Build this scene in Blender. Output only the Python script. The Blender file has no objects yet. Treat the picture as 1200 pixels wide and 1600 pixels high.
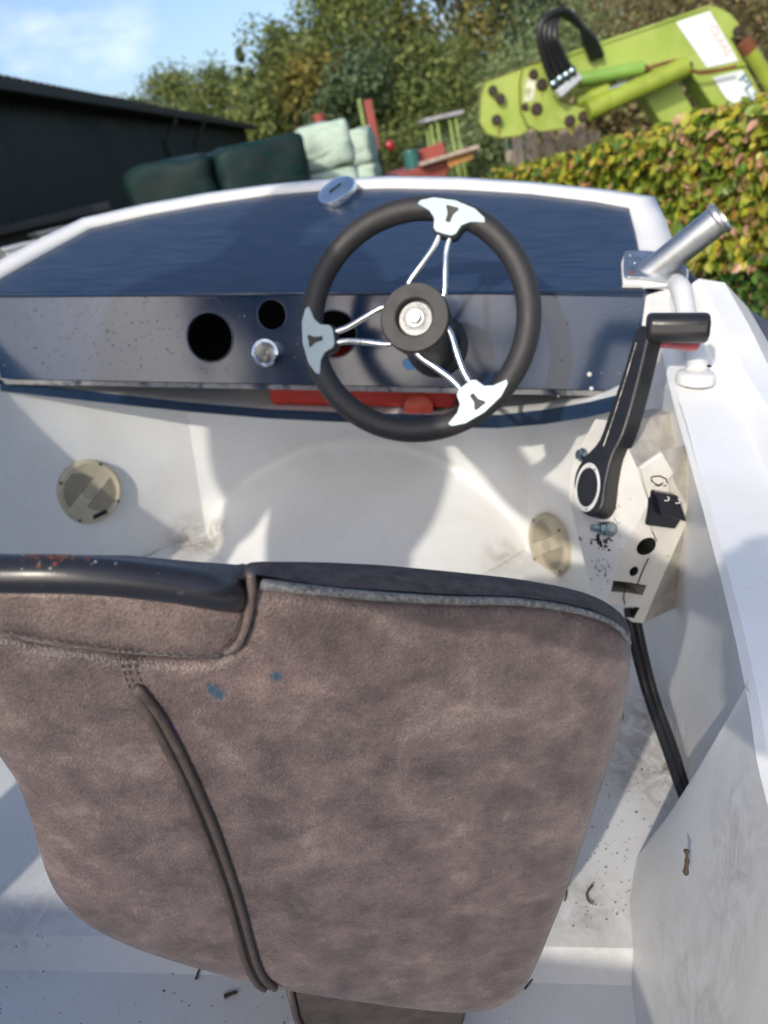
import bpy, bmesh, math, random
from mathutils import Vector, Matrix, noise
from mathutils.geometry import delaunay_2d_cdt
from math import sin, cos, pi, radians, sqrt, atan2, exp
random.seed(7)
S = bpy.context.scene
COL = S.collection

# ------------------------------------------------------------------ camera
FPX = 1150.0                       # focal length in pixels of the 1200x1600 photograph
def cam_basis(yaw, p, r):
    a, p, r = radians(yaw), radians(p), radians(r)
    f = Vector((-sin(a)*cos(p), cos(a)*cos(p), -sin(p)))
    u0 = Vector((-sin(a)*sin(p), cos(a)*sin(p), cos(p)))
    r0 = Vector((cos(a), sin(a), 0))
    return cos(r)*r0 - sin(r)*u0, cos(r)*u0 + sin(r)*r0, f
WR, WU, WF = cam_basis(0, 26, 13)          # in the world
BR, BU, BF = cam_basis(11, 26, 2.3)        # seen from the (heeled) boat
CW = Vector((0, 0, 1.42))
CB = Vector((0, 0, .98))
camd = bpy.data.cameras.new('camera'); cam = bpy.data.objects.new('camera', camd); COL.objects.link(cam)
camd.sensor_fit = 'VERTICAL'; camd.sensor_height = 34.6; camd.lens = 34.6*FPX/1600
camd.clip_start = .02; camd.clip_end = 800
mw = Matrix((WR, WU, -WF)).transposed().to_4x4(); mw.translation = CW
cam.matrix_world = mw
camd.dof.use_dof = True; camd.dof.focus_distance = .54; camd.dof.aperture_fstop = 7.0; camd.dof.aperture_blades = 0
S.camera = cam
BOAT_M = (Matrix((WR, WU, -WF)).transposed() @ Matrix((BR, BU, -BF))).to_4x4()
BOAT_M.translation = CW - BOAT_M.to_3x3() @ CB

# ------------------------------------------------------------------ light
to_sun = (BOAT_M.to_3x3() @ Vector((-.20, -.60, .335))).normalized()   # from astern and a little to port
az, el = atan2(to_sun.x, to_sun.y), math.asin(to_sun.z)
print('sun az el', math.degrees(az), math.degrees(el))
sund = bpy.data.lights.new('sun', 'SUN'); sun = bpy.data.objects.new('sun', sund); COL.objects.link(sun)
sund.energy = 2.0; sund.angle = radians(.8); sund.color = (1, .92, .80)
sun.rotation_euler = to_sun.to_track_quat('Z', 'Y').to_euler(); sun.location = (-6, -6, 12)
W = bpy.data.worlds.new('World'); S.world = W; W.use_nodes = True
wn = W.node_tree; wn.nodes.clear()
def N(t, typ, **kw):
    n = t.nodes.new(typ)
    for k, v in kw.items():
        if k in ('inputs',):
            for a, b in v.items(): n.inputs[a].default_value = b
        else: setattr(n, k, v)
    return n
sky = N(wn, 'ShaderNodeTexSky', sky_type='NISHITA', sun_disc=False, sun_elevation=el, sun_rotation=az)
sky.air_density = .9; sky.dust_density = 2.7; sky.ozone_density = 2.0
tc = N(wn, 'ShaderNodeTexCoord'); mp = N(wn, 'ShaderNodeMapping'); mp.inputs['Scale'].default_value = (1, 1, 2.2); mp.inputs['Location'].default_value = (2.33, .1, .12)
no = N(wn, 'ShaderNodeTexNoise'); no.inputs['Scale'].default_value = 3.4; no.inputs['Detail'].default_value = 6; no.inputs['Roughness'].default_value = .55
rp = N(wn, 'ShaderNodeValToRGB'); rp.color_ramp.elements[0].position = .64; rp.color_ramp.elements[1].position = .90
mx = N(wn, 'ShaderNodeMix', data_type='RGBA'); mx.inputs['B'].default_value = (6.0, 6.1, 6.3, 1)
bg = N(wn, 'ShaderNodeBackground'); bg.inputs['Strength'].default_value = .15
wo = N(wn, 'ShaderNodeOutputWorld')
L = wn.links.new
L(tc.outputs['Generated'], mp.inputs['Vector']); L(mp.outputs[0], no.inputs['Vector']); L(no.outputs['Fac'], rp.inputs['Fac'])
L(rp.outputs['Color'], mx.inputs['Factor']); L(sky.outputs[0], mx.inputs['A']); L(mx.outputs['Result'], bg.inputs['Color']); L(bg.outputs[0], wo.inputs['Surface'])
S.view_settings.view_transform = 'Standard'; S.view_settings.look = 'None'; S.view_settings.gamma = 1
S.view_settings.use_curve_mapping = False; S.view_settings.exposure = .56

# ------------------------------------------------------------------ pixel helpers
def rayb(u, v): return BR*((u-600)/FPX) - BU*((v-800)/FPX) + BF
def rayw(u, v): return WR*((u-600)/FPX) - WU*((v-800)/FPX) + WF
def atb(u, v, d): return CB + rayb(u, v)*d
def atw(u, v, d): return CW + rayw(u, v)*d
def onb(u, v, n, q):
    r = rayb(u, v); n = Vector(n); return CB + r*((n.dot(Vector(q)) - n.dot(CB))/n.dot(r))
def onw(u, v, n, q):
    r = rayw(u, v); n = Vector(n); return CW + r*((n.dot(Vector(q)) - n.dot(CW))/n.dot(r))
def zb(u, v, z): return onb(u, v, (0, 0, 1), (0, 0, z))
def yb(u, v, y): return onb(u, v, (0, 1, 0), (0, y, 0))
def zw(u, v, z): return onw(u, v, (0, 0, 1), (0, 0, z))
def yw(u, v, y): return onw(u, v, (0, 1, 0), (0, y, 0))

# ------------------------------------------------------------------ materials
def newmat(name):
    m = bpy.data.materials.new(name); m.use_nodes = True
    t = m.node_tree; b = t.nodes['Principled BSDF']
    return m, t, b
def noise_node(t, scale, detail=4, rough=.55, vec=None, dist=0):
    n = N(t, 'ShaderNodeTexNoise'); n.inputs['Scale'].default_value = scale; n.inputs['Detail'].default_value = detail
    n.inputs['Roughness'].default_value = rough; n.inputs['Distortion'].default_value = dist
    if vec: t.links.new(vec, n.inputs['Vector'])
    return n
def ramp(t, src, stops):
    r = N(t, 'ShaderNodeValToRGB'); e = r.color_ramp.elements
    while len(e) > 1: e.remove(e[-1])
    e[0].position = stops[0][0]; e[0].color = stops[0][1]
    for p, c in stops[1:]:
        k = e.new(p); k.color = c
    t.links.new(src, r.inputs['Fac']); return r
def mixc(t, fac, a, b, mode='MIX'):
    m = N(t, 'ShaderNodeMix', data_type='RGBA', blend_type=mode)
    for s, x in (('Factor', fac), ('A', a), ('B', b)):
        if hasattr(x, 'type') and hasattr(x, 'links'): t.links.new(x, m.inputs[s])
        else: m.inputs[s].default_value = x
    return m.outputs['Result']
def bump(t, b, src, strength=.2, dist=.002, prev=None):
    n = N(t, 'ShaderNodeBump'); n.inputs['Strength'].default_value = strength; n.inputs['Distance'].default_value = dist
    t.links.new(src, n.inputs['Height'])
    if prev is not None: t.links.new(prev, n.inputs['Normal'])
    t.links.new(n.outputs[0], b.inputs['Normal']); return n.outputs[0]
def g(v): return (v, v, v, 1)
def simple(name, col, rough=.5, metal=0, spec=.5, var=.0, vscale=20, bmp=0, bscale=200, coat=0):
    m, t, b = newmat(name)
    b.inputs['Roughness'].default_value = rough; b.inputs['Metallic'].default_value = metal
    b.inputs['Specular IOR Level'].default_value = spec
    b.inputs['Coat Weight'].default_value = coat
    c = (*col, 1)
    tc = N(t, 'ShaderNodeTexCoord').outputs['Object']
    if var:
        n = noise_node(t, vscale, 5, .6, tc)
        r = ramp(t, n.outputs['Fac'], [(.3, g(1-var)), (.7, g(1+var*.5))])
        t.links.new(mixc(t, 1.0, c, r.outputs['Color'], 'MULTIPLY'), b.inputs['Base Color'])
        rr = ramp(t, n.outputs['Fac'], [(.3, g(max(0, rough-.08))), (.7, g(min(1, rough+.1)))])
        t.links.new(rr.outputs['Color'], b.inputs['Roughness'])
    else: b.inputs['Base Color'].default_value = c
    if bmp:
        n2 = noise_node(t, bscale, 3, .6, tc); bump(t, b, n2.outputs['Fac'], bmp, .002)
    return m
def gelcoat(name, dirt=1.0):
    m, t, b = newmat(name); tc = N(t, 'ShaderNodeTexCoord').outputs['Object']
    base = (.735, .75, .75, 1)
    n1 = noise_node(t, 5, 6, .6, tc, .5); r1 = ramp(t, n1.outputs['Fac'], [(.33, (.68, .685, .665, 1)), (.58, base)])
    n2 = noise_node(t, 260, 2, .5, tc); r2 = ramp(t, n2.outputs['Fac'], [(.68, g(0)), (.75, g(1))])
    n3 = noise_node(t, 9, 3, .5, tc); r3 = ramp(t, n3.outputs['Fac'], [(.48, g(0)), (.66, g(.8*dirt))])
    fm = N(t, 'ShaderNodeMath', operation='MULTIPLY'); t.links.new(r2.outputs['Color'], fm.inputs[0]); t.links.new(r3.outputs['Color'], fm.inputs[1])
    c = mixc(t, fm.outputs[0], r1.outputs['Color'], (.13, .12, .10, 1))
    n4 = noise_node(t, 13, 8, .72, tc, 1.2); r4 = ramp(t, n4.outputs['Fac'], [(.66, g(0)), (.80, g(.55*dirt))])
    c = mixc(t, r4.outputs['Color'], c, (.36, .30, .21, 1))
    n5 = noise_node(t, 34, 6, .7, tc, .4); r5 = ramp(t, n5.outputs['Fac'], [(.60, g(0)), (.74, g(.25*dirt))])
    c = mixc(t, r5.outputs['Color'], c, (.45, .44, .42, 1))
    t.links.new(c, b.inputs['Base Color'])
    rr = ramp(t, n1.outputs['Fac'], [(.3, g(.28)), (.7, g(.46))]); t.links.new(rr.outputs['Color'], b.inputs['Roughness'])
    n6 = noise_node(t, 22, 3, .5, tc); bump(t, b, n6.outputs['Fac'], .12, .004)
    return m
def dirtpatch(name, pts):
    # gel coat with brown grime where water stands, at given boat-frame spots (x, y, z, radius, strength)
    m = gelcoat(name); t = m.node_tree; b = t.nodes['Principled BSDF']
    src = b.inputs['Base Color'].links[0].from_socket
    tc = N(t, 'ShaderNodeTexCoord').outputs['Object']
    n = noise_node(t, 30, 8, .75, tc, 1.0)
    for x, y, z, r, s in pts:
        d = N(t, 'ShaderNodeVectorMath', operation='DISTANCE'); t.links.new(tc, d.inputs[0]); d.inputs[1].default_value = (x, y, z)
        mr = N(t, 'ShaderNodeMapRange'); mr.inputs['From Min'].default_value = 0; mr.inputs['From Max'].default_value = r
        mr.inputs['To Min'].default_value = .52*s; mr.inputs['To Max'].default_value = 0
        t.links.new(d.outputs['Value'], mr.inputs['Value'])
        ad = N(t, 'ShaderNodeMath', operation='MULTIPLY'); t.links.new(mr.outputs[0], ad.inputs[0])
        rn = ramp(t, n.outputs['Fac'], [(.38, g(0)), (.62, g(2.0))]); t.links.new(rn.outputs['Color'], ad.inputs[1]); ad.use_clamp = True
        src = mixc(t, ad.outputs[0], src, (.16, .10, .05, 1))
    t.links.new(src, b.inputs['Base Color']); return m
def navy(name, chalk):
    m, t, b = newmat(name); tc = N(t, 'ShaderNodeTexCoord').outputs['Object']
    n1 = noise_node(t, 4, 6, .6, tc, .6); mp = N(t, 'ShaderNodeMapping'); mp.inputs['Scale'].default_value = (9, 90, 90); t.links.new(tc, mp.inputs['Vector'])
    n2 = noise_node(t, 1.5, 6, .65, mp.outputs[0])
    r = ramp(t, n1.outputs['Fac'], [(.3, (.003, .016, .046, 1)), (.7, (.005, .024, .066, 1))])
    r2 = ramp(t, n2.outputs['Fac'], [(.35, g(0)), (.75, g(chalk))])
    c = mixc(t, r2.outputs['Color'], r.outputs['Color'], (.056, .074, .108, 1))
    n3 = noise_node(t, 75, 3, .6, tc); r3 = ramp(t, n3.outputs['Fac'], [(.74, g(0)), (.8, g(.35))])
    c = mixc(t, r3.outputs['Color'], c, (.16, .18, .22, 1))
    t.links.new(c, b.inputs['Base Color'])
    rr = ramp(t, n1.outputs['Fac'], [(.3, g(.13+chalk*.25)), (.7, g(.22+chalk*.4))]); t.links.new(rr.outputs['Color'], b.inputs['Roughness'])
    b.inputs['Specular IOR Level'].default_value = .55; b.inputs['Coat Weight'].default_value = .35; b.inputs['Coat IOR'].default_value = 1.5; b.inputs['Coat Roughness'].default_value = .10+chalk*.25
    n4 = noise_node(t, 16, 3, .5, tc); bump(t, b, n4.outputs['Fac'], .12, .004)
    return m
def leather(name):
    m, t, b = newmat(name); tc = N(t, 'ShaderNodeTexCoord').outputs['Object']
    n1 = noise_node(t, 24, 10, .72, tc, .25)
    r1 = ramp(t, n1.outputs['Fac'], [(.26, (.040, .033, .034, 1)), (.42, (.080, .064, .065, 1)), (.55, (.125, .100, .099, 1)), (.74, (.225, .184, .174, 1))])
    n0 = noise_node(t, 5.5, 4, .55, tc); r0 = ramp(t, n0.outputs['Fac'], [(.33, (.88, .83, .80, 1)), (.5, (1.02, .95, .91, 1)), (.67, (1.20, 1.08, 1.02, 1))])
    c = mixc(t, 1.0, r1.outputs['Color'], r0.outputs['Color'], 'MULTIPLY')
    n2 = noise_node(t, 900, 3, .6, tc); r2 = ramp(t, n2.outputs['Fac'], [(.34, g(.68)), (.68, g(1.34))])
    c = mixc(t, 1.0, c, r2.outputs['Color'], 'MULTIPLY')
    mp = N(t, 'ShaderNodeMapping'); mp.inputs['Scale'].default_value = (40, 40, 12); mp.inputs['Rotation'].default_value = (.4, .9, .3); t.links.new(tc, mp.inputs['Vector'])
    n5 = noise_node(t, 6, 4, .6, mp.outputs[0], .5); r5 = ramp(t, n5.outputs['Fac'], [(.64, g(0)), (.8, g(.30))])
    c = mixc(t, r5.outputs['Color'], c, (.46, .38, .36, 1))
    # splashes of blue paint and black mould spots along the top
    for (p, r, cc, th) in PAINT:
        d = N(t, 'ShaderNodeVectorMath', operation='DISTANCE'); t.links.new(tc, d.inputs[0]); d.inputs[1].default_value = p
        nn = noise_node(t, 260, 3, .6, tc); ad = N(t, 'ShaderNodeMath', operation='MULTIPLY_ADD'); t.links.new(nn.outputs['Fac'], ad.inputs[0])
        ad.inputs[1].default_value = r*1.6; t.links.new(d.outputs['Value'], ad.inputs[2])
        rr = ramp(t, ad.outputs[0], [(r*1.45, g(th)), (r*1.75, g(0))])
        c = mixc(t, rr.outputs['Color'], c, cc)
    t.links.new(c, b.inputs['Base Color']); b.inputs['Roughness'].default_value = .54; b.inputs['Specular IOR Level'].default_value = .55
    b.inputs['Sheen Weight'].default_value = .12; b.inputs['Sheen Roughness'].default_value = .4
    vo = N(t, 'ShaderNodeTexVoronoi'); vo.inputs['Scale'].default_value = 620; t.links.new(tc, vo.inputs['Vector'])
    pn = bump(t, b, vo.outputs['Distance'], .38, .0012)
    n7 = noise_node(t, 26, 3, .5, tc); pn = bump(t, b, n7.outputs['Fac'], .35, .005, pn)
    n3 = noise_node(t, 420, 3, .6, tc); pn = bump(t, b, n3.outputs['Fac'], .28, .0012, pn)
    return m
def worn(name, col, wcol, scale=60, lo=.62, hi=.7, rough=.45, metal=0):
    m, t, b = newmat(name); tc = N(t, 'ShaderNodeTexCoord').outputs['Object']
    n = noise_node(t, scale, 7, .68, tc, .3); r = ramp(t, n.outputs['Fac'], [(lo, g(0)), (hi, g(1))])
    n2 = noise_node(t, scale*.3, 4, .5, tc); r2 = ramp(t, n2.outputs['Fac'], [(.3, g(.75)), (.7, g(1.15))])
    c = mixc(t, 1.0, (*col, 1), r2.outputs['Color'], 'MULTIPLY')
    t.links.new(mixc(t, r.outputs['Color'], c, (*wcol, 1)), b.inputs['Base Color'])
    b.inputs['Roughness'].default_value = rough; b.inputs['Metallic'].default_value = metal
    bump(t, b, n.outputs['Fac'], .12, .001)
    return m
def leafmat(name, stops, rough=.5, trans=.35):
    m, t, b = newmat(name); ge = N(t, 'ShaderNodeNewGeometry')
    r = ramp(t, ge.outputs['Random Per Island'], stops)
    t.links.new(r.outputs['Color'], b.inputs['Base Color']); b.inputs['Roughness'].default_value = rough
    b.inputs['Specular IOR Level'].default_value = .3
    tr = N(t, 'ShaderNodeBsdfTranslucent'); t.links.new(r.outputs['Color'], tr.inputs['Color'])
    ms = N(t, 'ShaderNodeMixShader'); ms.inputs['Fac'].default_value = trans
    out = t.nodes['Material Output']
    t.links.new(b.outputs[0], ms.inputs[1]); t.links.new(tr.outputs[0], ms.inputs[2]); t.links.new(ms.outputs[0], out.inputs['Surface'])
    return m

# ------------------------------------------------------------------ mesh helpers
def link(name, verts, faces, mat=None, parent=None, smooth=False):
    me = bpy.data.meshes.new(name); me.from_pydata([tuple(v) for v in verts], [], faces); me.update()
    return link_me(name, me, mat, parent, smooth)
def fix_normals(me):
    bm = bmesh.new(); bm.from_mesh(me); bmesh.ops.recalc_face_normals(bm, faces=bm.faces); bm.to_mesh(me); bm.free()
def link_me(name, me, mat=None, parent=None, smooth=False):
    o = bpy.data.objects.new(name, me); COL.objects.link(o)
    if mat and not me.materials: me.materials.append(mat)
    if smooth:
        for p in me.polygons: p.use_smooth = True
    if parent is not None: o.parent = parent
    return o
class MB:
    def __init__(s): s.v = []; s.f = []
    def add(s, V, F):
        k = len(s.v); s.v += [Vector(v) for v in V]; s.f += [tuple(i+k for i in f) for f in F]; return s
    def box(s, c, sx, sy, sz, rot=None):
        V = [Vector((x*sx/2, y*sy/2, z*sz/2)) for x in (-1, 1) for y in (-1, 1) for z in (-1, 1)]
        if rot is not None: V = [rot @ v for v in V]
        return s.add([Vector(c)+v for v in V], [(0, 1, 3, 2), (4, 6, 7, 5), (0, 4, 5, 1), (2, 3, 7, 6), (0, 2, 6, 4), (1, 5, 7, 3)])
    def tube(s, pts, r, n=12, cap=True, closed=False):
        P = [Vector(p) for p in pts]; m = len(P); V = []; F = []
        rad = r if isinstance(r, (list, tuple)) else [r]*m
        T = []
        for i in range(m):
            a = P[(i-1) % m] if (closed or i > 0) else P[i]; b = P[(i+1) % m] if (closed or i < m-1) else P[i]
            T.append((b-a).normalized())
        up = Vector((0, 0, 1)) if abs(T[0].z) < .9 else Vector((1, 0, 0))
        x = T[0].cross(up).normalized()
        for i in range(m):
            x = (x - T[i]*x.dot(T[i])).normalized(); y = T[i].cross(x)
            for k in range(n):
                a = 2*pi*k/n; V.append(P[i] + (x*cos(a)+y*sin(a))*rad[i])
        for i in range(m if closed else m-1):
            j = (i+1) % m
            for k in range(n): F.append((i*n+k, i*n+(k+1) % n, j*n+(k+1) % n, j*n+k))
        if cap and not closed:
            F.append(tuple(range(n-1, -1, -1))); F.append(tuple((m-1)*n+k for k in range(n)))
        return s.add(V, F)
    def lathe(s, c, axis, prof, n=40):
        # prof: (radius, height along the axis)
        c = Vector(c); z = Vector(axis).normalized(); up = Vector((0, 0, 1)) if abs(z.z) < .9 else Vector((1, 0, 0))
        x = z.cross(up).normalized(); y = z.cross(x); V = []; F = []
        for r, h in prof:
            for k in range(n):
                a = 2*pi*k/n; V.append(c + z*h + (x*cos(a)+y*sin(a))*r)
        for i in range(len(prof)-1):
            for k in range(n): F.append((i*n+k, i*n+(k+1) % n, (i+1)*n+(k+1) % n, (i+1)*n+k))
        if prof[0][0] > 1e-5: F.append(tuple(range(n)))
        if prof[-1][0] > 1e-5: F.append(tuple((len(prof)-1)*n+k for k in range(n)))
        return s.add(V, F)
    def prism(s, poly, off):
        # polygon extruded by a vector
        n = len(poly); off = Vector(off); V = [Vector(p) for p in poly] + [Vector(p)+off for p in poly]
        F = [tuple(range(n)), tuple(range(2*n-1, n-1, -1))] + [(i, i+n, (i+1) % n+n, (i+1) % n) for i in range(n)]
        return s.add(V, F)
    def build(s, name, mat, parent=None, smooth=False, bevel=0, seg=2, auto=None):
        me = bpy.data.meshes.new(name); me.from_pydata([tuple(v) for v in s.v], [], s.f); me.update(); fix_normals(me)
        o = link_me(name, me, mat, parent, smooth)
        if auto is not None:
            bm = bmesh.new(); bm.from_mesh(me)
            for e in bm.edges: e.smooth = not (len(e.link_faces) == 2 and e.calc_face_angle(0) > radians(auto))
            bm.to_mesh(me); bm.free()
        if bevel:
            b = o.modifiers.new('bevel', 'BEVEL'); b.width = bevel; b.segments = seg; b.limit_method = 'ANGLE'; b.angle_limit = radians(25)
            b.harden_normals = False
        return o
def smooth_path(pts, n=8, closed=False):
    P = [Vector(p) for p in pts]; m = len(P); out = []
    for i in range(m if closed else m-1):
        if closed: a, b, c, d = P[(i-1) % m], P[i], P[(i+1) % m], P[(i+2) % m]
        else: a, b, c, d = P[max(i-1, 0)], P[i], P[i+1], P[min(i+2, m-1)]
        for k in range(n):
            t = k/n
            out.append(.5*((2*b)+(c-a)*t+(2*a-5*b+4*c-d)*t*t+(3*b-a-3*c+d)*t*t*t))
    if not closed: out.append(P[-1])
    return out
def path2(pts, n=8, closed=False): return [(p.x, p.y) for p in smooth_path([(a, b, 0) for a, b in pts], n, closed)]
def inside(p, poly):
    x, y = p; r = False; j = len(poly)-1
    for i in range(len(poly)):
        xi, yi = poly[i]; xj, yj = poly[j]
        if (yi > y) != (yj > y) and x < (xj-xi)*(y-yi)/(yj-yi)+xi: r = not r
        j = i
    return r
def segdist(p, a, b):
    ax, ay = a; bx, by = b; dx, dy = bx-ax, by-ay; l = dx*dx+dy*dy
    t = max(0, min(1, ((p[0]-ax)*dx+(p[1]-ay)*dy)/l)) if l > 0 else 0
    return sqrt((p[0]-ax-t*dx)**2+(p[1]-ay-t*dy)**2)
def fill2d(outer, holes=(), step=.02):
    """triangulated sheet inside an outline with holes: (2d verts, faces)"""
    pts = []; edges = []
    for loop in [outer]+list(holes):
        k = len(pts); m = len(loop); pts += [Vector(p) for p in loop]; edges += [(k+i, k+(i+1) % m) for i in range(m)]
    xs = [p[0] for p in outer]; ys = [p[1] for p in outer]
    if step:
        y = min(ys); row = 0
        while y < max(ys):
            x = min(xs)+(step/2 if row % 2 else 0)
            while x < max(xs):
                if inside((x, y), outer) and not any(inside((x, y), h) for h in holes):
                    if min(min(segdist((x, y), l[i], l[(i+1) % len(l)]) for i in range(len(l))) for l in [outer]+list(holes)) > step*.3:
                        pts.append(Vector((x, y)))
                x += step
            y += step*.87; row += 1
    V, E_, F, *_ = delaunay_2d_cdt(pts, edges, [], 0, 1e-6)
    F = [f for f in F if (lambda c: inside(c, outer) and not any(inside(c, h) for h in holes))((sum(V[i].x for i in f)/len(f), sum(V[i].y for i in f)/len(f)))]
    return V, F
def thing(name, label, cat, loc=(0, 0, 0), group=None, M=None):
    o = bpy.data.objects.new(name, None); COL.objects.link(o); o.empty_display_size = .1
    if M is not None: o.matrix_world = M
    else: o.location = loc
    return tag(o, label, cat, group)
def tag(o, label, cat, group=None, kind=None):
    o['label'] = label; o['category'] = cat
    if group: o['group'] = group
    if kind: o['kind'] = kind
    return o
def kind(o, k): o['kind'] = k; return o

# ---- paint splashes are placed on the seat plane, which is needed before its material
ST0, SB0, SRT = atb(185, 960, .352), atb(425, 1545, .555), atb(985, 985, .385)
SN = (SRT-ST0).cross(SB0-ST0).normalized()
if SN.dot(CB-ST0) < 0: SN = -SN
def seatp(u, v): return onb(u, v, SN, ST0)
BLUE = (.006, .060, .105, 1)
PAINT = [(seatp(432, 1060), .0038, BLUE, 1), (seatp(330, 1076), .0040, BLUE, .9), (seatp(342, 1086), .0034, BLUE, .85), (seatp(443, 1014), .0018, BLUE, .5), (seatp(548, 1020), .0020, BLUE, .55),
         (seatp(278, 1030), .0036, (.03, .12, .17, 1), .35), (seatp(270, 1137), .0014, (.16, .07, .42, 1), .9), (seatp(360, 985), .003, BLUE, .5)]

GEL = dirtpatch('white_gelcoat', [(*zb(310, 852, .2), .09, .95), (*zb(350, 840, .2), .06, .7), (*zb(1040, 1200, .2), .11, .9), (*zb(790, 880, .2), .07, .6), (*zb(900, 1420, .2), .09, .45), (*zb(1150, 1500, .3), .12, .35), (.168, .42, .50, .10, .45), (.165, .36, .36, .14, .40), (.19, .62, .55, .08, .3), (*zb(1000, 1120, .2), .09, .6), (*zb(60, 1420, .2), .10, .35)])
TRIM = simple('white_trim_paint', (.68, .68, .67), .42, var=.06, vscale=30, bmp=.1, bscale=60)
NAVY = navy('navy_gloss', .04); NAVYTOP = navy('navy_chalky', .62)
LEATHER = leather('mauve_leather')
LEATHER_D = simple('dark_piping_vinyl', (.070, .053, .049), .55, var=.35, vscale=120, bmp=.3, bscale=900)
LEATHER_W = worn('worn_piping', (.06, .06, .06), (.27, .28, .28), 420, .36, .70, .9)
RUBBER = simple('rim_foam', (.026, .025, .025), .52, var=.2, vscale=60, bmp=.25, bscale=900)
BLK = simple('black_plastic', (.016, .016, .018), .38, var=.25, vscale=40, bmp=.12, bscale=500)
BLKGLOSS = simple('black_switch_plastic', (.012, .013, .022), .22)
BLKTUBE = worn('black_painted_tube', (.022, .023, .030), (.20, .21, .22), 90, .66, .72, .30)
RUST = simple('rust', (.17, .055, .02), .85, var=.4, vscale=200)
CHROME = simple('chrome', (.80, .82, .84), .12, 1, var=.1, vscale=30)
STEEL = simple('brushed_steel', (.72, .74, .75), .24, 1, var=.12, vscale=50)
PLATE = simple('satin_aluminium', (.33, .41, .45), .42, .25, var=.08, vscale=120, bmp=.05, bscale=300)
GALV = worn('galvanised_steel', (.52, .54, .56), (.34, .36, .38), 45, .46, .66, .46, 1)
ZINC = simple('zinc_bolt', (.30, .38, .42), .33, 1, var=.25, vscale=150)
DULLMETAL = worn('oxidised_zinc', (.50, .50, .48), (.72, .71, .68), 260, .42, .6, .6, .5)
SPK = worn('yellowed_plastic', (.50, .45, .33), (.26, .21, .14), 40, .6, .85, .5)
SPKD = simple('speaker_slot_dark', (.14, .12, .09), .7)
BOXW = worn('scuffed_white_plastic', (.72, .70, .64), (.06, .06, .07), 30, .665, .70, .42)
BOXC = worn('cream_plastic', (.70, .67, .60), (.30, .26, .2), 25, .70, .82, .42)
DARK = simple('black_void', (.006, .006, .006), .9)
REDP = simple('red_plastic', (.50, .035, .02), .4, var=.2)
REDTR = simple('faded_red_plastic', (.50, .10, .12), .35, var=.4, vscale=60)
PLY = worn('chipped_edge_paint', (.26, .26, .26), (.02, .035, .07), 45, .5, .62, .6)
CABLE = simple('black_cable', (.012, .012, .014), .42)
TWIG = simple('twig_bark', (.065, .045, .03), .85, var=.3, vscale=90)
RUB = simple('rub_rail_vinyl', (.06, .065, .09), .5, var=.3)

# ================================================================== BOAT
boat = thing('motor_boat', 'small white open motor boat with navy dashboard, heeled over on land', 'boat', M=BOAT_M)
ZF = .2
CX = -.345                                  # centre line
# ---- interior liner: cross sections (starboard), mirrored for port; each a strip floor -> wall -> top of wall
SLN = radians(20); DN = Vector((0, -sin(SLN), cos(SLN))); DQ = Vector((0, 1.2, .778))
def deckp(u, v, lift=0): return onb(u, v, DN, DQ) + DN*lift
# floor
fl = MB(); BKL, BKR, BKY = -.70, .032, 1.42
xsL, xsR = -.95, .30
fl.add([(xsL, .40, ZF), (xsR, .56, ZF), (xsR-.02, 1.0, ZF), (BKR+.02, 1.42, ZF), (BKR-.02, 1.45, ZF), (BKL+.02, 1.45, ZF), (BKL-.02, 1.42, ZF), (xsL, 1.0, ZF)], [(0, 1, 2, 3, 4, 5, 6, 7)])
fl.add([(xsL, .40, ZF), (xsR, .56, ZF), (xsR, .53, ZF-.016), (xsL, .37, ZF-.016)], [(0, 1, 2, 3)])
fl.add([(xsL, .37, ZF-.016), (xsR, .53, ZF-.016), (xsR, -.42, ZF-.02), (xsL, -.42, ZF-.02)], [(0, 1, 2, 3)])
fl.build('cockpit_floor', GEL, boat)
# bow bulkhead: vertical panel above an arch, and a swept bottom below it
nb = 40; V = []; F = []
rows = [('floor', 0), ('arch', 1), ('top', 2)]
def archz(s): return ZF+.012+.20*max(0, 1-abs(s)**2.0)**.8
for i in range(nb+1):
    s = -1+2*i/nb; x = (BKL+BKR)/2+s*(BKR-BKL)/2
    za = archz(s)
    ya = BKY+.10*(1-abs(s)**2)
    y0 = BKY-.26*(1-abs(s)**2.2)
    sect = [(y0, ZF+.001)]
    for k in range(1, 9):
        t = k/8; sect.append((y0+(ya-y0)*t, ZF+.001+(za-ZF)*t**1.25))
    yt = BKY+.02*(1-s*s)
    sect += [(ya-.3*(ya-yt), za+.25*(.50-za)), (yt, .515)]
    for y, z in sect: V.append((x, y, z))
q = 11
for i in range(nb):
    for k in range(q-1): F.append((i*q+k, (i+1)*q+k, (i+1)*q+k+1, i*q+k+1))
o = link('bow_bulkhead', V, F, GEL, boat, True)
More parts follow.
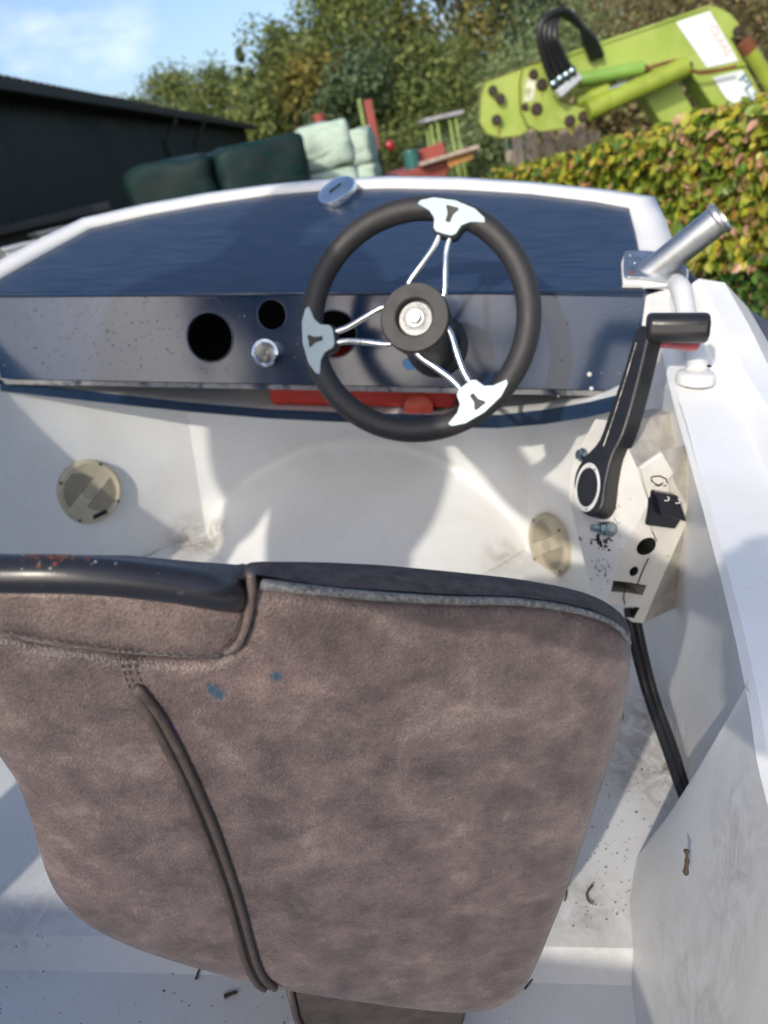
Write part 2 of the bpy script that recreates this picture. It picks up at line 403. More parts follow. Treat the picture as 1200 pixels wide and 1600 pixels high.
# walls: polylines in plan from the bow corner aft, with a height profile
def wall(name, plan):
    # plan: list of (bottom xyz, top xyz)
    V = []; F = []; K = 6
    for b, t in plan:
        b = Vector(b); t = Vector(t)
        for k in range(K+1): V.append(b.lerp(t, k/K))
    for i in range(len(plan)-1):
        for k in range(K):
            a = i*(K+1)+k; F.append((a, a+K+1, a+K+2, a+1))
    return V, F
def dense(plan, n=5):
    B = smooth_path([b for b, t in plan], n); T = smooth_path([t for b, t in plan], n)
    return list(zip(B, T))
g1 = [atb(1050, 610, .95), atb(1100, 790, .76), atb(1144, 960, .62), atb(1172, 1092, .545), atb(1200, 1240, .49)]
port_plan = [((BKL, BKY, ZF), (BKL+.005, BKY+.005, .512)), ((-.79, 1.30, ZF), (-.83, 1.32, .575)), ((-.875, 1.12, ZF), (-.95, 1.17, .615)), ((-.92, .9, ZF), (-.985, .95, .645)), ((-.935, .5, ZF-.03), (-.98, .5, .615)), ((-.93, -.42, ZF-.03), (-.97, -.42, .56))]
V, F = wall('port_side_wall', dense(port_plan)); link('side_wall', V, F, GEL, boat, True)
star_plan = [((BKR, BKY, ZF), (BKR-.005, BKY+.005, .512)), ((.115, 1.30, ZF), (.125, 1.30, .575)), ((.20, 1.14, ZF), (.185, 1.13, .635)), ((.232, .97, ZF), g1[0]+Vector((.004, 0, -.004))), ((.246, .80, ZF), g1[1]+Vector((.004, 0, -.004))), ((.25, .62, ZF), g1[2]+Vector((.004, 0, -.004))), ((.25, .45, ZF), g1[3]+Vector((.006, 0, -.004)))]
V, F = wall('starboard_side_wall', dense(star_plan)); link('side_wall', V, F, GEL, boat, True)
# aft side moulding on the starboard side: swells inboard of the wall
e_top = atb(1158, 1064, .556); e_bot = zb(1012, 1340, ZF)
mid1 = atb(1064, 1236, .80)
mb = MB()
inner_top = [e_top+Vector((.004, 0, -.004)), g1[3]+Vector((.003, 0, -.005)), g1[4]+Vector((.003, 0, -.005)), Vector((.174, .2, .574)), Vector((.165, -.1, .56)), Vector((.162, -.42, .54))]
inner_bot = [e_bot, zb(1004, 1385, ZF-.0), zb(1003, 1440, ZF), Vector((.155, .46, ZF-.03)), Vector((.15, .1, ZF-.04)), Vector((.145, -.42, ZF-.04))]
K = 10; V = []; F = []
IT = smooth_path(inner_top, 5); IB = smooth_path(inner_bot, 5)
for a, b in zip(IT, IB):
    for k in range(K+1):
        t = k/K; p = a.lerp(b, t); p.x += .010*sin(pi*t)*0 - .012*(t**3)
        V.append(p)
for i in range(len(IT)-1):
    for k in range(K):
        a = i*(K+1)+k; F.append((a, a+1, a+K+2, a+K+1))
n0 = len(V)
# forward return of the moulding, running outboard to the wall
for k in range(K+1):
    p = Vector(V[k]); V.append(p+Vector((.030, .045, 0))*(.3+.7*k/K)); 
for k in range(K+1):
    p = Vector(V[k]); V.append(Vector((max(p.x+.02, .262), p.y+.075, p.z)))
for k in range(K):
    F.append((k, n0+k, n0+k+1, k+1)); F.append((n0+k, n0+K+1+k, n0+K+2+k, n0+k+1))
o = link('side_moulding', V, F, GEL, boat, True); fix_normals(o.data)
# gunwale: flat top, channel, raised lip, outer topside
rail_in = [deckp(1012, 452)+Vector((.0, -.02, -.002))] + [Vector((.193, 1.08, .735))] + g1 + [Vector((.172, .2, .578)), Vector((.167, -.1, .563)), Vector((.164, -.45, .543))]
rail_in = smooth_path(rail_in, 6)
V = []; F = []; prof_n = 9
for i, p in enumerate(rail_in):
    y = p.y
    w = .078 if y < .9 else .078-.030*min(1, (y-.9)/.3)
    w += .012*max(0, .6-y)
    out = w+.062
    zc = p.z
    sec = [(0.010, -.007), (0, -.006), (.006, 0), (w, -.004), (w+.010, .014), (w+.018, .020), (out-.008, .014), (out+.030, -.022), (out+.036, -.05)]
    for dx, dz in sec: V.append(p+Vector((dx, 0, dz)))
for i in range(len(rail_in)-1):
    for k in range(prof_n-1):
        a = i*prof_n+k; F.append((a, a+prof_n, a+prof_n+1, a+1))
gm = link('gunwale', V, F, GEL, boat, True); fix_normals(gm.data)
bm = bmesh.new(); bm.from_mesh(gm.data)
for e in bm.edges: e.smooth = not (len(e.link_faces) == 2 and e.calc_face_angle(0) > radians(32))
bm.to_mesh(gm.data); bm.free()
rub_path = [Vector(V[i*prof_n+8])+Vector((.008, 0, .012)) for i in range(len(rail_in))]
bow_rub = [Vector((.285, 1.36, .755)), Vector((.24, 1.56, .83))]
MB().tube(smooth_path([*bow_rub[::-1], *rub_path[2::4]], 4), .014, 10).build('rubbing_strake', RUB, boat, True)
# port gunwale (out of the frame except at the bow)
V = []; F = []
pg = smooth_path([(-.985, 1.2, .775), (-.99, .95, .66), (-.985, .5, .625), (-.97, -.45, .57)], 6)
for p in pg:
    for dx, dz in [(0.0, -.03), (0, 0), (-.09, -.002), (-.10, .018), (-.14, .012), (-.15, -.05)]: V.append(p+Vector((dx, 0, dz)))
for i in range(len(pg)-1):
    for k in range(5):
        a = i*6+k; F.append((a, a+1, a+7, a+6))
o = link('gunwale', V, F, GEL, boat); fix_normals(o.data)
# hull outside
V = []; F = []
st = [(-.45, .645, .48), (0, .66, .50), (.7, .675, .56), (1.2, .64, .68), (1.5, .57, .80), (1.66, .30, .86), (1.70, 0, .87)]
for y, hw, zt in st:
    k = (1 if y < 1 else 1-.55*((y-1)/.7)**2)
    for sx in (-1, 1):
        V += [(CX+sx*hw, y, zt), (CX+sx*hw*.93*k, y-.16*(1-k), .10), (CX+sx*.02*k, y-.42*(1-k), -.06+.10*(1-k))]
m6 = 6
for i in range(len(st)-1):
    a, b = i*m6, (i+1)*m6
    for s_ in (0, 3):
        for k in range(2): F.append((a+s_+k, b+s_+k, b+s_+k+1, a+s_+k+1))
    F.append((a+2, b+2, b+5, a+5))
o = link('hull', V, F, TRIM, boat); fix_normals(o.data)
MB().prism([(CX-.645, -.46, .48), (CX-.635, -.46, .56), (CX-.55, -.46, .71), (CX-.2, -.46, .722), (CX+.2, -.46, .722), (CX+.40, -.46, .68), (CX+.58, -.46, .56), (CX+.645, -.46, .48), (CX+.58, -.46, .10), (CX, -.46, -.06), (CX-.58, -.46, .10)], Vector((0, .045, 0))).build('transom', TRIM, boat, False, .006)
# ---- foredeck: navy sloping panel inside a white rim
inner = [(-34, 457), (0, 436), (70, 396), (140, 357), (230, 336), (330, 318), (420, 305), (500, 298), (610, 294), (720, 296), (830, 303), (930, 315), (983, 325), (993, 365), (1002, 410), (1006, 457)]
bot = deckp(-34, 457), deckp(1006, 457)
ip = [deckp(u, v) for u, v in inner]
MB().prism(ip, -DN*.012).build('foredeck_panel', NAVYTOP, boat)
outer = [(-34, 432), (0, 413), (66, 377), (130, 346), (225, 324), (325, 306), (415, 294), (500, 286), (610, 280), (720, 282), (835, 290), (950, 302), (1022, 313), (1040, 352), (1056, 400), (1074, 457)]
op = [deckp(u, v, .004) for u, v in outer]; il = [deckp(u, v, .004) for u, v in inner]
V = []; F = []
for a, b in zip(il, op):
    V += [a-DN*.006, a+DN*.003, a.lerp(b, .5)+DN*.006, b+DN*.003, b-DN*.01, b+Vector(((b.x-CX)*.05, .02, -.09))]
for i in range(len(il)-1):
    for k in range(5):
        a = i*6+k; F.append((a, a+1, a+7, a+6))
o = link('deck_rim', V, F, TRIM, boat, True); fix_normals(o.data)
# ---- dash face with instrument holes
RY, RZ, BY, BZ = 1.2, .778, 1.168, .636
FN = Vector((0, -(RZ-BZ), (RY-BY))).normalized()       # facing aft and up
FN = Vector((0, -cos(atan2(RY-BY, RZ-BZ)), sin(atan2(RY-BY, RZ-BZ))))
FUp = Vector((0, RY-BY, RZ-BZ)).normalized(); FO = Vector((0, RY, RZ))
def facep(u, v): return onb(u, v, FN, FO)
def f2(p): return (p.x, (p-FO).dot(FUp))
def f3(a, b, off=0): return Vector((a, 0, 0))+Vector((0, FO.y, FO.z))+FUp*b+FN*off
dash_out = [(-.953, 0), (-.953, -.055), (-.925, -.146), (.172, -.150), (.187, -.075), (.187, 0)]
outl = []
for i, p in enumerate(dash_out):
    qn = dash_out[(i+1) % len(dash_out)]
    n_ = max(1, int(abs(p[0]-qn[0])/.04))
    outl += [(p[0]+(qn[0]-p[0])*k/n_, p[1]+(qn[1]-p[1])*k/n_) for k in range(n_)]
def circ(u, v, r, n=36):
    c = f2(facep(u, v)); return [(c[0]+r*cos(2*pi*k/n), c[1]+r*sin(2*pi*k/n)) for k in range(n)], c
holes = [circ(328, 527, .0415), circ(425, 492, .0255), circ(522, 522, .0385)]
V2, F2 = fill2d(outl, [h[0] for h in holes], .03)
T = .010
V = [f3(p.x, p.y, .0) for p in V2] + [f3(p.x, p.y, -T) for p in V2]; n_ = len(V2)
F = [tuple(f) for f in F2] + [tuple(i+n_ for i in reversed(f)) for f in F2]
cnt = {}
for f in F2:
    for i in range(len(f)):
        e = (f[i], f[(i+1) % len(f)]); cnt[e] = 1
for (a, b) in list(cnt):
    if (b, a) not in cnt: F.append((b, a, a+n_, b+n_))
o = link('dash_panel', V, F, NAVY, boat); fix_normals(o.data)
MB().tube([f3(-.953, -.001, .0), f3(.187, -.001, .0)], .0035, 8).build('dash_ridge_bead', NAVY, boat, True)
for h, c in holes:
    MB().tube([f3(a, b, .0005) for a, b in h], .0016, 6, closed=True).build('hole_edge', NAVY, boat, True)
# chipped lower edge of the dash panel
le = MB(); le.prism([f3(-.925, -.1475, -.002), f3(.172, -.1515, -.002), f3(.172, -.160, -.006), f3(-.925, -.156, -.006)], -FN*.02)
le.build('dash_lower_edge', PLY, boat)
# shelf behind the slot, its navy lip, and what closes the dash box
lip_top = [(-60, 588), (0, 593), (150, 612), (290, 628), (420, 639), (560, 645), (700, 648), (780, 648), (850, 640), (920, 628), (985, 612)]
lip_bot = [(-60, 604), (0, 611), (150, 628), (290, 643), (420, 654), (560, 661), (700, 668), (780, 669), (850, 663), (920, 652), (985, 636)]
ly = [1.165, 1.18, 1.215, 1.235, 1.245, 1.25, 1.245, 1.235, 1.20, 1.16, 1.12]
V = []; F = []
lt = [yb(u, v, y) for (u, v), y in zip(lip_top, ly)]; lb = [yb(u, v, y) for (u, v), y in zip(lip_bot, ly)]
def clampx(p):
    m_ = .60 if p.y < 1.25 else .60-.45*(p.y-1.25)
    return Vector((max(CX-m_, min(CX+m_, p.x)), p.y, p.z))
for a, b in zip(lt, lb): V += [clampx(a+Vector((0, .28, .004))), clampx(a+Vector((0, .012, .001))), clampx(a), clampx(b), clampx(b+Vector((0, .17, -.004)))]
for i in range(len(lt)-1):
    for k in range(4):
        a = i*5+k; F.append((a, a+1, a+6, a+5))
o = link('shelf', V, F, GEL, boat); o.data.materials.append(navy('navy_lip', .22))
for p in o.data.polygons:
    p.material_index = 1 if (p.index % 4) in (2,) else 0
fix_normals(o.data)
# forward inner end of the dash box
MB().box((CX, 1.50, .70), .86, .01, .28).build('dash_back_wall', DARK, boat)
# plug and filler cap
c = f3(*f2(facep(420, 551)), 0)
p_ = MB(); p_.lathe(c, FN, [(.021, 0), (.021, .014), (.0225, .016), (.0225, .020), (.019, .0215), (.017, .0190), (.0001, .0185)]); p_.build('instrument_plug', CHROME, boat, True, auto=35)
c = deckp(531, 309, 0); ax = (DN*.92+Vector((-.30, -.25, 0))).normalized()
fc = thing_cap = MB(); fc.lathe(c+DN*.002, ax, [(.036, 0), (.040, .006), (.041, .012), (.039, .017), (.033, .0195), (.0001, .0205)]); fcap = fc.build('filler_cap', CHROME, boat, True, auto=40)
sl = MB(); r_ = Matrix.Rotation(radians(35), 3, ax)
t1 = (r_ @ ax.orthogonal()).normalized(); t1 = (BR*.8+BU*.6); t1 = (t1-ax*t1.dot(ax)).normalized(); t2 = ax.cross(t1)
sl.prism([c+DN*.002+ax*.0203+t1*a*.014+t2*b*.0022 for a, b in ((-1, -1), (1, -1), (1, 1), (-1, 1))], ax*.0012); sl.build('cap_slot', DARK, fcap)
# droplets of dew on the dash
dr = MB(); rnd = random.Random(3)
for k in range(300):
    u = rnd.uniform(5, 470) if k < 265 else rnd.uniform(850, 1000); u = u*(.45+.55*rnd.random()) if k < 150 else u; v = rnd.uniform(462, 585)
    p = facep(u, v); r = rnd.uniform(.0008, .0021)
    if any(sqrt((f2(p)[0]-c_[0])**2+(f2(p)[1]-c_[1])**2) < .048 for _, c_ in holes): continue
    dr.lathe(p, FN, [(r, 0), (r*.92, r*.35), (r*.6, r*.6), (.0001, r*.72)], 8)
DROP, t_, b_ = newmat('water'); b_.inputs['Base Color'].default_value = (.55, .6, .66, 1); b_.inputs['Roughness'].default_value = .03; b_.inputs['IOR'].default_value = 1.33; b_.inputs['Transmission Weight'].default_value = .9
kind(dr.build('water_drops', DROP, boat, True), 'stuff')
for u, v, r in [(921, 585, .004), (924, 607, .0035), (872, 619, .0022)]:
    MB().lathe(facep(u, v), FN, [(r, 0), (r*.8, .0012), (.0001, .0018)], 8).build('bird_dropping', TRIM, boat, True)
# blue paint smear under the hub
pm = MB(); pm.prism([facep(u, v)+FN*.0006 for u, v in path2([(628, 565), (640, 560), (655, 571), (672, 568), (680, 575), (664, 578), (660, 588), (652, 577), (636, 578)], 3, True)], FN*.0006)
pm.build('paint_smear', simple('bright_blue_paint', (.05, .22, .50), .4, var=.5, vscale=90), boat)

# ---- red canister seen in the slot
red = thing('fuel_canister', 'red plastic fuel canister lying inside the dashboard behind the slot', 'canister', M=BOAT_M)
rc = MB(); a = yb(440, 632, 1.33); b = yb(700, 640, 1.33)
cz = yb(560, 645, 1.25).z+.006; rc.box(((a.x+b.x)/2+.01, 1.335, cz+.045), (b.x-a.x)+.02, .15, .09); rc.build('body', REDP, red, True, .012, 3)
rc = MB(); rc.lathe(yb(655, 637, 1.262)+Vector((0, .004, 0)), (0, -1, .2), [(.026, 0), (.026, .012), (.022, .014), (.0001, .014)]); rc.build('cap', simple('red_cap', (.60, .06, .02), .35), red, True, auto=35)
ck = smooth_path([yb(400, 632, 1.28), yb(520, 640, 1.27), yb(600, 648, 1.262), yb(665, 645, 1.262), yb(698, 634, 1.27)], 6)
tag(MB().tube([BOAT_M @ p for p in ck], .003, 8).build('loose_wire', CABLE, None, True), 'thin black wire drooping in the slot under the dashboard', 'wire')
# ================================================================== STEERING WHEEL
wc = atb(651, 500, 1.02)
wn_ = Vector((-.06, -.905, .42)).normalized()
we1 = (BR - wn_*BR.dot(wn_)).normalized(); we2 = wn_.cross(we1).normalized()
if we2.dot(BU) < 0: we2 = -we2
def wp(r, a, h=0): return wc + (we1*cos(a)+we2*sin(a))*r + wn_*h
RR, TR = .1530, .0165
rim = MB().tube([wp(RR, 2*pi*k/96) for k in range(96)], TR, 20, closed=True).build('steering_wheel', RUBBER, boat, True)
for ang in (70, 189.5, 306):
    A = radians(ang)
    def lp(r, t, h): # r radial, t tangential (arc length along)
        return wp(r, A + t/r, h)
    half = [(.1635, 0), (.1625, .030), (.1585, .047), (.1535, .050), (.1500, .043), (.1440, .030), (.1350, .0200), (.1220, .0165), (.1175, .0110), (.1165, 0)]
    full = half + [(r, -t) for r, t in half[-2:0:-1]]
    full = [(p[0], p[1]) for p in full]
    pl = [lp(r, t, .0125) for r, t in full]
    def scaled(poly, s, h):
        cr = .142
        return [lp(cr+(r-cr)*s if r < .15 else r+.0015, t*s, h) for r, t in poly]
    MB().prism(scaled(full, 1.10, -.006), wn_*.0175).build('spoke_boss', RUBBER, rim, True, .003, 3)
    pp = MB().prism(pl, wn_*.0045).build('spoke_plate', PLATE, rim, False, .001, 2)
    slot = [(.1540, 0), (.1545, .0075), (.1525, .0090), (.1440, .0038), (.1330, .0030), (.1330, 0)]
    slot = slot + [(r, -t) for r, t in slot[-1:0:-1]]
    MB().prism([lp(r, t, .0171) for r, t in slot], wn_*.0008).build('plate_slot', RUBBER, rim)
    for s in (-1, 1):
        pts = smooth_path([lp(.122, s*.0075, .006), wp(.100, A+s*.095, .006), wp(.075, A+s*.23, .007), wp(.052, A+s*.52, .006), wp(.036, A+s*.75, .004)], 6)
        MB().tube(pts, .0043, 10).build('spoke', STEEL, rim, True)
hub = MB().lathe(wc, wn_, [(.040, -.045), (.046, -.030), (.0480, .0), (.0480, .014), (.0460, .0175), (.0275, .0180), (.0262, .0165), (.0262, .005), (.0001, .005)], 48).build('hub', RUBBER, rim, True, auto=35)
MB().lathe(wc+wn_*.005, wn_, [(.0235, 0), (.0225, .003), (.016, .0042), (.0135, .0062), (.0125, .0075), (.0001, .0075)], 32).build('hub_washer', DULLMETAL, rim, True, auto=40)
MB().lathe(wc+wn_*.0125, wn_, [(.0088, 0), (.0088, .0055), (.0078, .0065), (.0001, .0065)], 6).build('hub_nut', ZINC, rim)
tdash = ((FO-wc).dot(FN))/((-wn_).dot(FN))
MB().lathe(wc-wn_*.04, -wn_, [(.038, 0), (.040, .02), (.040, tdash-.055), (.050, tdash-.05), (.050, tdash-.02)], 40).build('steering_column', BLK, rim, True, auto=35)

# ================================================================== ROD HOLDER, HANDRAIL
rb = deckp(1022, 432, .012); rt = rb + (atb(1128, 338, 1.065)-rb)*1.0
d_ = (rt-rb).normalized(); Lr = (rt-rb).length; RT_ = .0218
rh = MB(); rh.lathe(rb-d_*.02, d_, [(RT_, 0), (RT_, Lr+.012), (RT_+.0025, Lr+.014), (RT_+.0028, Lr+.018), (RT_+.001, Lr+.0205), (RT_-.002, Lr+.0205), (RT_-.003, Lr+.016), (RT_-.0035, .03), (.0001, .03)], 36)
rod = rh.build('rod_holder', GALV, boat, True, auto=40)
MB().prism([deckp(u, v, .010) for u, v in path2([(973, 412), (980, 405), (1030, 407), (1066, 424), (1070, 447), (1064, 455), (1000, 447), (978, 446), (973, 438)], 2, True)], DN*.005).build('base_plate', GALV, rod, False, .001)
MB().prism([deckp(u, v, .002) for u, v in [(970, 418), (974, 405), (1040, 404), (1074, 430), (1072, 458), (1000, 452), (972, 452)]], DN*.0075).build('white_pad', TRIM, rod, False, .001)
for u, v in ((990, 424), (983, 412), (986, 440)):
    MB().lathe(deckp(u, v, .0145), DN, [(.0042, 0), (.0036, .0018), (.0001, .0026)], 10).build('screw', RUST if v == 440 else ZINC, rod, True)
# white cast cleat / handrail post beside it
hp = smooth_path([deckp(1046, 440, -.005)+Vector((.01, .02, 0)), atb(1064, 452, 1.06), atb(1072, 490, 1.02), atb(1080, 530, .985), atb(1088, 560, .965), atb(1089, 580, .955)], 6)
hr = MB().tube(hp, [.0145]*8+[.0135]*(len(hp)-8), 16).build('handrail', TRIM, boat, True)
MB().lathe(atb(1087, 583, .952), (0, 0, 1), [(.024, -.012), (.024, -.002), (.022, .001), (.016, .003), (.0001, .004)], 24).build('rail_flange', TRIM, hr, True, auto=40)
MB().lathe(atb(1107, 578, .935)+Vector((0, 0, .004)), (0, 0, 1), [(.003, 0), (.0025, .002), (.0001, .003)], 8).build('flange_screw', DARK, hr)
# white coaming block between dash end and rail
cb = [facep(1006, 459), atb(1056, 446, 1.09), atb(1062, 560, 1.0), atb(1052, 606, .965), atb(1010, 610, 1.07), facep(985, 612)+Vector((.004, 0, 0))]
MB().prism(cb, Vector((.06, .09, -.10))).build('coaming_block', TRIM, boat, False, .006, 3)

# ================================================================== THROTTLE CONTROL
I = [(930, 655, .985), (914, 685, .99), (901, 707, .985), (889, 752, .975), (889, 778, .965), (907, 854, .94), (928, 940, .915), (945, 941, .900), (968, 865, .888), (997, 802, .872), (1014, 785, .866), (995, 730, .880), (979, 694, .905), (975, 660, .95)]
Ip = [atb(u, v, d) for u, v, d in I]
# flatten the inboard face to its mean plane
c0 = sum(Ip, Vector())/len(Ip); nI = (atb(1005, 730, .872)-atb(889, 760, .975)).cross(atb(935, 940, .908)-atb(889, 760, .975)).normalized()
if nI.dot(CB-c0) < 0: nI = -nI
Ip = [onb(u, v, nI, c0) for u, v, d in I]
A_ = [(945, 941), (968, 865), (997, 802), (1014, 785), (995, 730), (1031, 705), (1051, 739), (1052, 752), (1077, 797), (1074, 813), (1030, 914), (1005, 974), (988, 972)]
q1, q2, q3 = Ip[7], Ip[10], atb(1077, 797, .90)
nA = (q2-q1).cross(q3-q1).normalized()
if nA.dot(CB-q1) < 0: nA = -nA
Ap = [onb(u, v, nA, q1) for u, v in A_]
Ap[0:5] = [Ip[7], Ip[8], Ip[9], Ip[10], Ip[11]]
V = list(Ip)+[Ap[k] for k in range(5, 13)]
ni = len(Ip); F = [tuple(range(ni)), (7, 8, 9, 10, 11)+tuple(ni+k for k in range(8))]
# outline loop for the skirt
loop = [0, 1, 2, 3, 4, 5, 6, 7] + [ni+k for k in range(7, -1, -1)] + [11, 12, 13]
D_ = Vector((.55, .62, -.10))*.16
k0 = len(V); V += [V[i]+D_ for i in loop]
for i in range(len(loop)): F.append((loop[i], loop[(i+1) % len(loop)], k0+(i+1) % len(loop), k0+i))
F.append(tuple(k0+i for i in range(len(loop)-1, -1, -1)))
me = bpy.data.meshes.new('throttle_housing'); me.from_pydata([tuple(v) for v in V], [], F); fix_normals(me)
me.materials.append(BOXW); me.materials.append(DARK)
HSIDE = simple('housing_gap_shade', (.50, .47, .42), .6, var=.3, vscale=40)  # side walls coloured darker to stand in for the gap shadow round the housing
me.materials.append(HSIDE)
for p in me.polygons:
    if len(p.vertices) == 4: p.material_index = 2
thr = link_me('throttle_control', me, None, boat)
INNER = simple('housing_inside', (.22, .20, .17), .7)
def cut(o, mbs):
    cs = []
    for i_, m_ in enumerate(mbs):
        c_ = m_.build('cutter', INNER if i_ == 2 else DARK); c_.parent = boat; cs.append(c_)  # pit walls coloured dark in place of the shade inside a hollow shell
    for c_ in cs:
        bo = o.modifiers.new('b', 'BOOLEAN'); bo.object = c_; bo.operation = 'DIFFERENCE'; bo.solver = 'EXACT'
        try: bo.material_mode = 'TRANSFER'
        except Exception: pass
    dg = bpy.context.evaluated_depsgraph_get(); dg.update()
    nm = bpy.data.meshes.new_from_object(o.evaluated_get(dg)); o.modifiers.clear(); o.data = nm
    for c_ in cs: bpy.data.objects.remove(c_)
def apl(u, v, off=0): return onb(u, v, nA, q1)+nA*off
cuts = [MB().lathe(apl(1012, 855, .01), -nA, [(.0125, 0), (.0125, .07)], 24), MB().lathe(apl(995, 896, .01), -nA, [(.0065, 0), (.0065, .07)], 18)]
mb_ = MB(); mb_.prism([apl(u, v, .01) for u, v in [(962, 910), (1012, 916), (1005, 931), (957, 926)]], -nA*.05); cuts.append(mb_)
mb_ = MB(); mb_.prism([apl(u, v, .01) for u, v in [(955, 945), (1000, 950), (991, 966), (960, 962)]], -nA*.06); cuts.append(mb_)
cut(thr, cuts)
b = thr.modifiers.new('bevel', 'BEVEL'); b.width = .0045; b.segments = 3; b.limit_method = 'ANGLE'; b.angle_limit = radians(22)
# split line of the two half shells
MB().tube([apl(u, v, .0004) for u, v in [(1019, 830), (1022, 838), (1026, 845)]], .0007, 5).build('shell_seam', DARK, thr)
MB().tube([apl(u, v, .0004) for u, v in [(1013, 872), (1003, 893), (996, 912)]], .0008, 5).build('shell_seam', DARK, thr)
MB().tube([apl(u, v, .0004) for u, v in [(976, 918), (974, 934), (976, 944)]], .0007, 5).build('shell_seam', DARK, thr)
# upper cap plate with an embossed pictogram, black trim switch
cap = MB().prism([apl(u, v, .0005) for u, v in [(997, 729), (1031, 706), (1050, 738), (1042, 746), (1043, 770), (1013, 782)]], nA*.004).build('switch_plate', BOXC, thr, False, .0015)
pic = MB()
for pts in ([(1012, 744), (1016, 742), (1026, 741), (1036, 746), (1038, 753)], [(1013, 746), (1014, 750), (1018, 752)], [(1036, 756), (1032, 757)]):
    pic.tube([apl(u, v, .0052) for u, v in pts], .0008, 5)
pic.prism([apl(u, v, .0046) for u, v in [(1018, 752), (1025, 755), (1032, 751), (1030, 755), (1024, 758), (1019, 756)]], nA*.0006)
pic.build('pictogram', BLK, cap)
sw = MB().prism([apl(u, v, .002) for u, v in [(1013, 762), (1047, 768), (1061, 808), (1022, 800)]], nA*.012).build('trim_switch', BLKGLOSS, thr, False, .002, 3)
MB().prism([apl(u, v, .0005) for u, v in [(1012, 764), (1049, 771), (1060, 808), (1050, 824), (1006, 818), (1010, 796)]], nA*.005).build('switch_bezel', BLKGLOSS, thr, False, .0015)
for u, v in ((1028, 772), (1045, 776)):
    MB().tube([apl(u, v, .0142)+(we1*cos(2*pi*k/16)*.0030+BU*sin(2*pi*k/16)*.0024) for k in range(16)], .0007, 5, closed=True).build('switch_mark', TRIM, sw, True)
# lever: pivot ring, arm, grip, red trigger
def ipl(u, v, off=0): return onb(u, v, nI, c0)+nI*off
pv = ipl(927, 762, .014)
pe2 = (ipl(962, 640, .014)-pv).normalized(); pe1 = nI.cross(pe2).normalized()
arm = MB()
armn = ipl(961, 660, .014)
gp = atb(1012, 522, .90)
wl = ipl(907, 770, .014); 
arm_poly = [(908, 775), (904, 760), (908, 738), (922, 715), (944, 690), (962, 640), (983, 580), (1003, 515), (1022, 520), (1018, 545), (1000, 620), (982, 680), (965, 715), (955, 755), (950, 790), (940, 806), (926, 808), (914, 798)]
def armd(u, v):   # the arm's plane tilts towards the camera at the grip
    return onb(u, v, nL, pv)
nL = (gp-pv).cross(ipl(965, 770, .014)-pv).normalized()
if nL.dot(CB-pv) < 0: nL = -nL
ap = [armd(u, v) for u, v in path2(arm_poly, 3, True)]
lever = MB().prism([p-nL*.016 for p in ap], nL*.026).build('lever', BLK, thr, True, .006, 3, auto=40)
ring_c = armd(927, 764)+nL*.0098
def ell(s, n=32): return [armd(927+19*s*cos(a)+5*s*sin(a), 764-38*s*sin(a)+4*s*cos(a))+nL*.0102 for a in [2*pi*k/n for k in range(n)]]
V = ell(1.0)+ell(.80); V = [p for p in V]; F = [(k, (k+1) % 32, 32+(k+1) % 32, 32+k) for k in range(32)]
o = MB().add(V, F).build('pivot_ring', worn('chipped_white_ring', (.66, .66, .64), (.02, .02, .02), 120, .58, .64, .5), thr)
MB().prism(ell(.79, 28), nL*.0012).build('pivot_disc', BLK, thr)
MB().tube([armd(u, v)+nL*.0104 for u, v in [(1003, 540), (985, 600), (966, 660), (952, 700)]], .0009, 5).build('lever_scratch', worn('scratch', (.35, .33, .3), (.02, .02, .02), 90, .45, .55), lever)
g0 = atb(1010, 512, .895); g1_ = atb(1106, 512, .88)
gd = (g1_-g0).normalized(); gn = (CB-g0).normalized(); gn = (gn-gd*gn.dot(gd)).normalized(); gu = gd.cross(gn).normalized()
if gu.dot(BU) < 0: gu = -gu
sec = [(-.018, -.010), (-.018, .012), (-.010, .021), (.008, .022), (.017, .013), (.018, -.008), (.012, -.016), (-.010, -.017)]
gm_ = MB().prism([g0+gu*a+gn*b for a, b in sec], gd*(g1_-g0).length).build('lever_grip', BLK, thr, True, .005, 3, auto=40)
MB().prism([atb(u, v, .905) for u, v in [(1024, 528), (1098, 534), (1092, 546), (1086, 547), (1040, 541), (1028, 541)]], (BF*.012)).build('neutral_trigger', REDTR, thr, True, .003, 3)
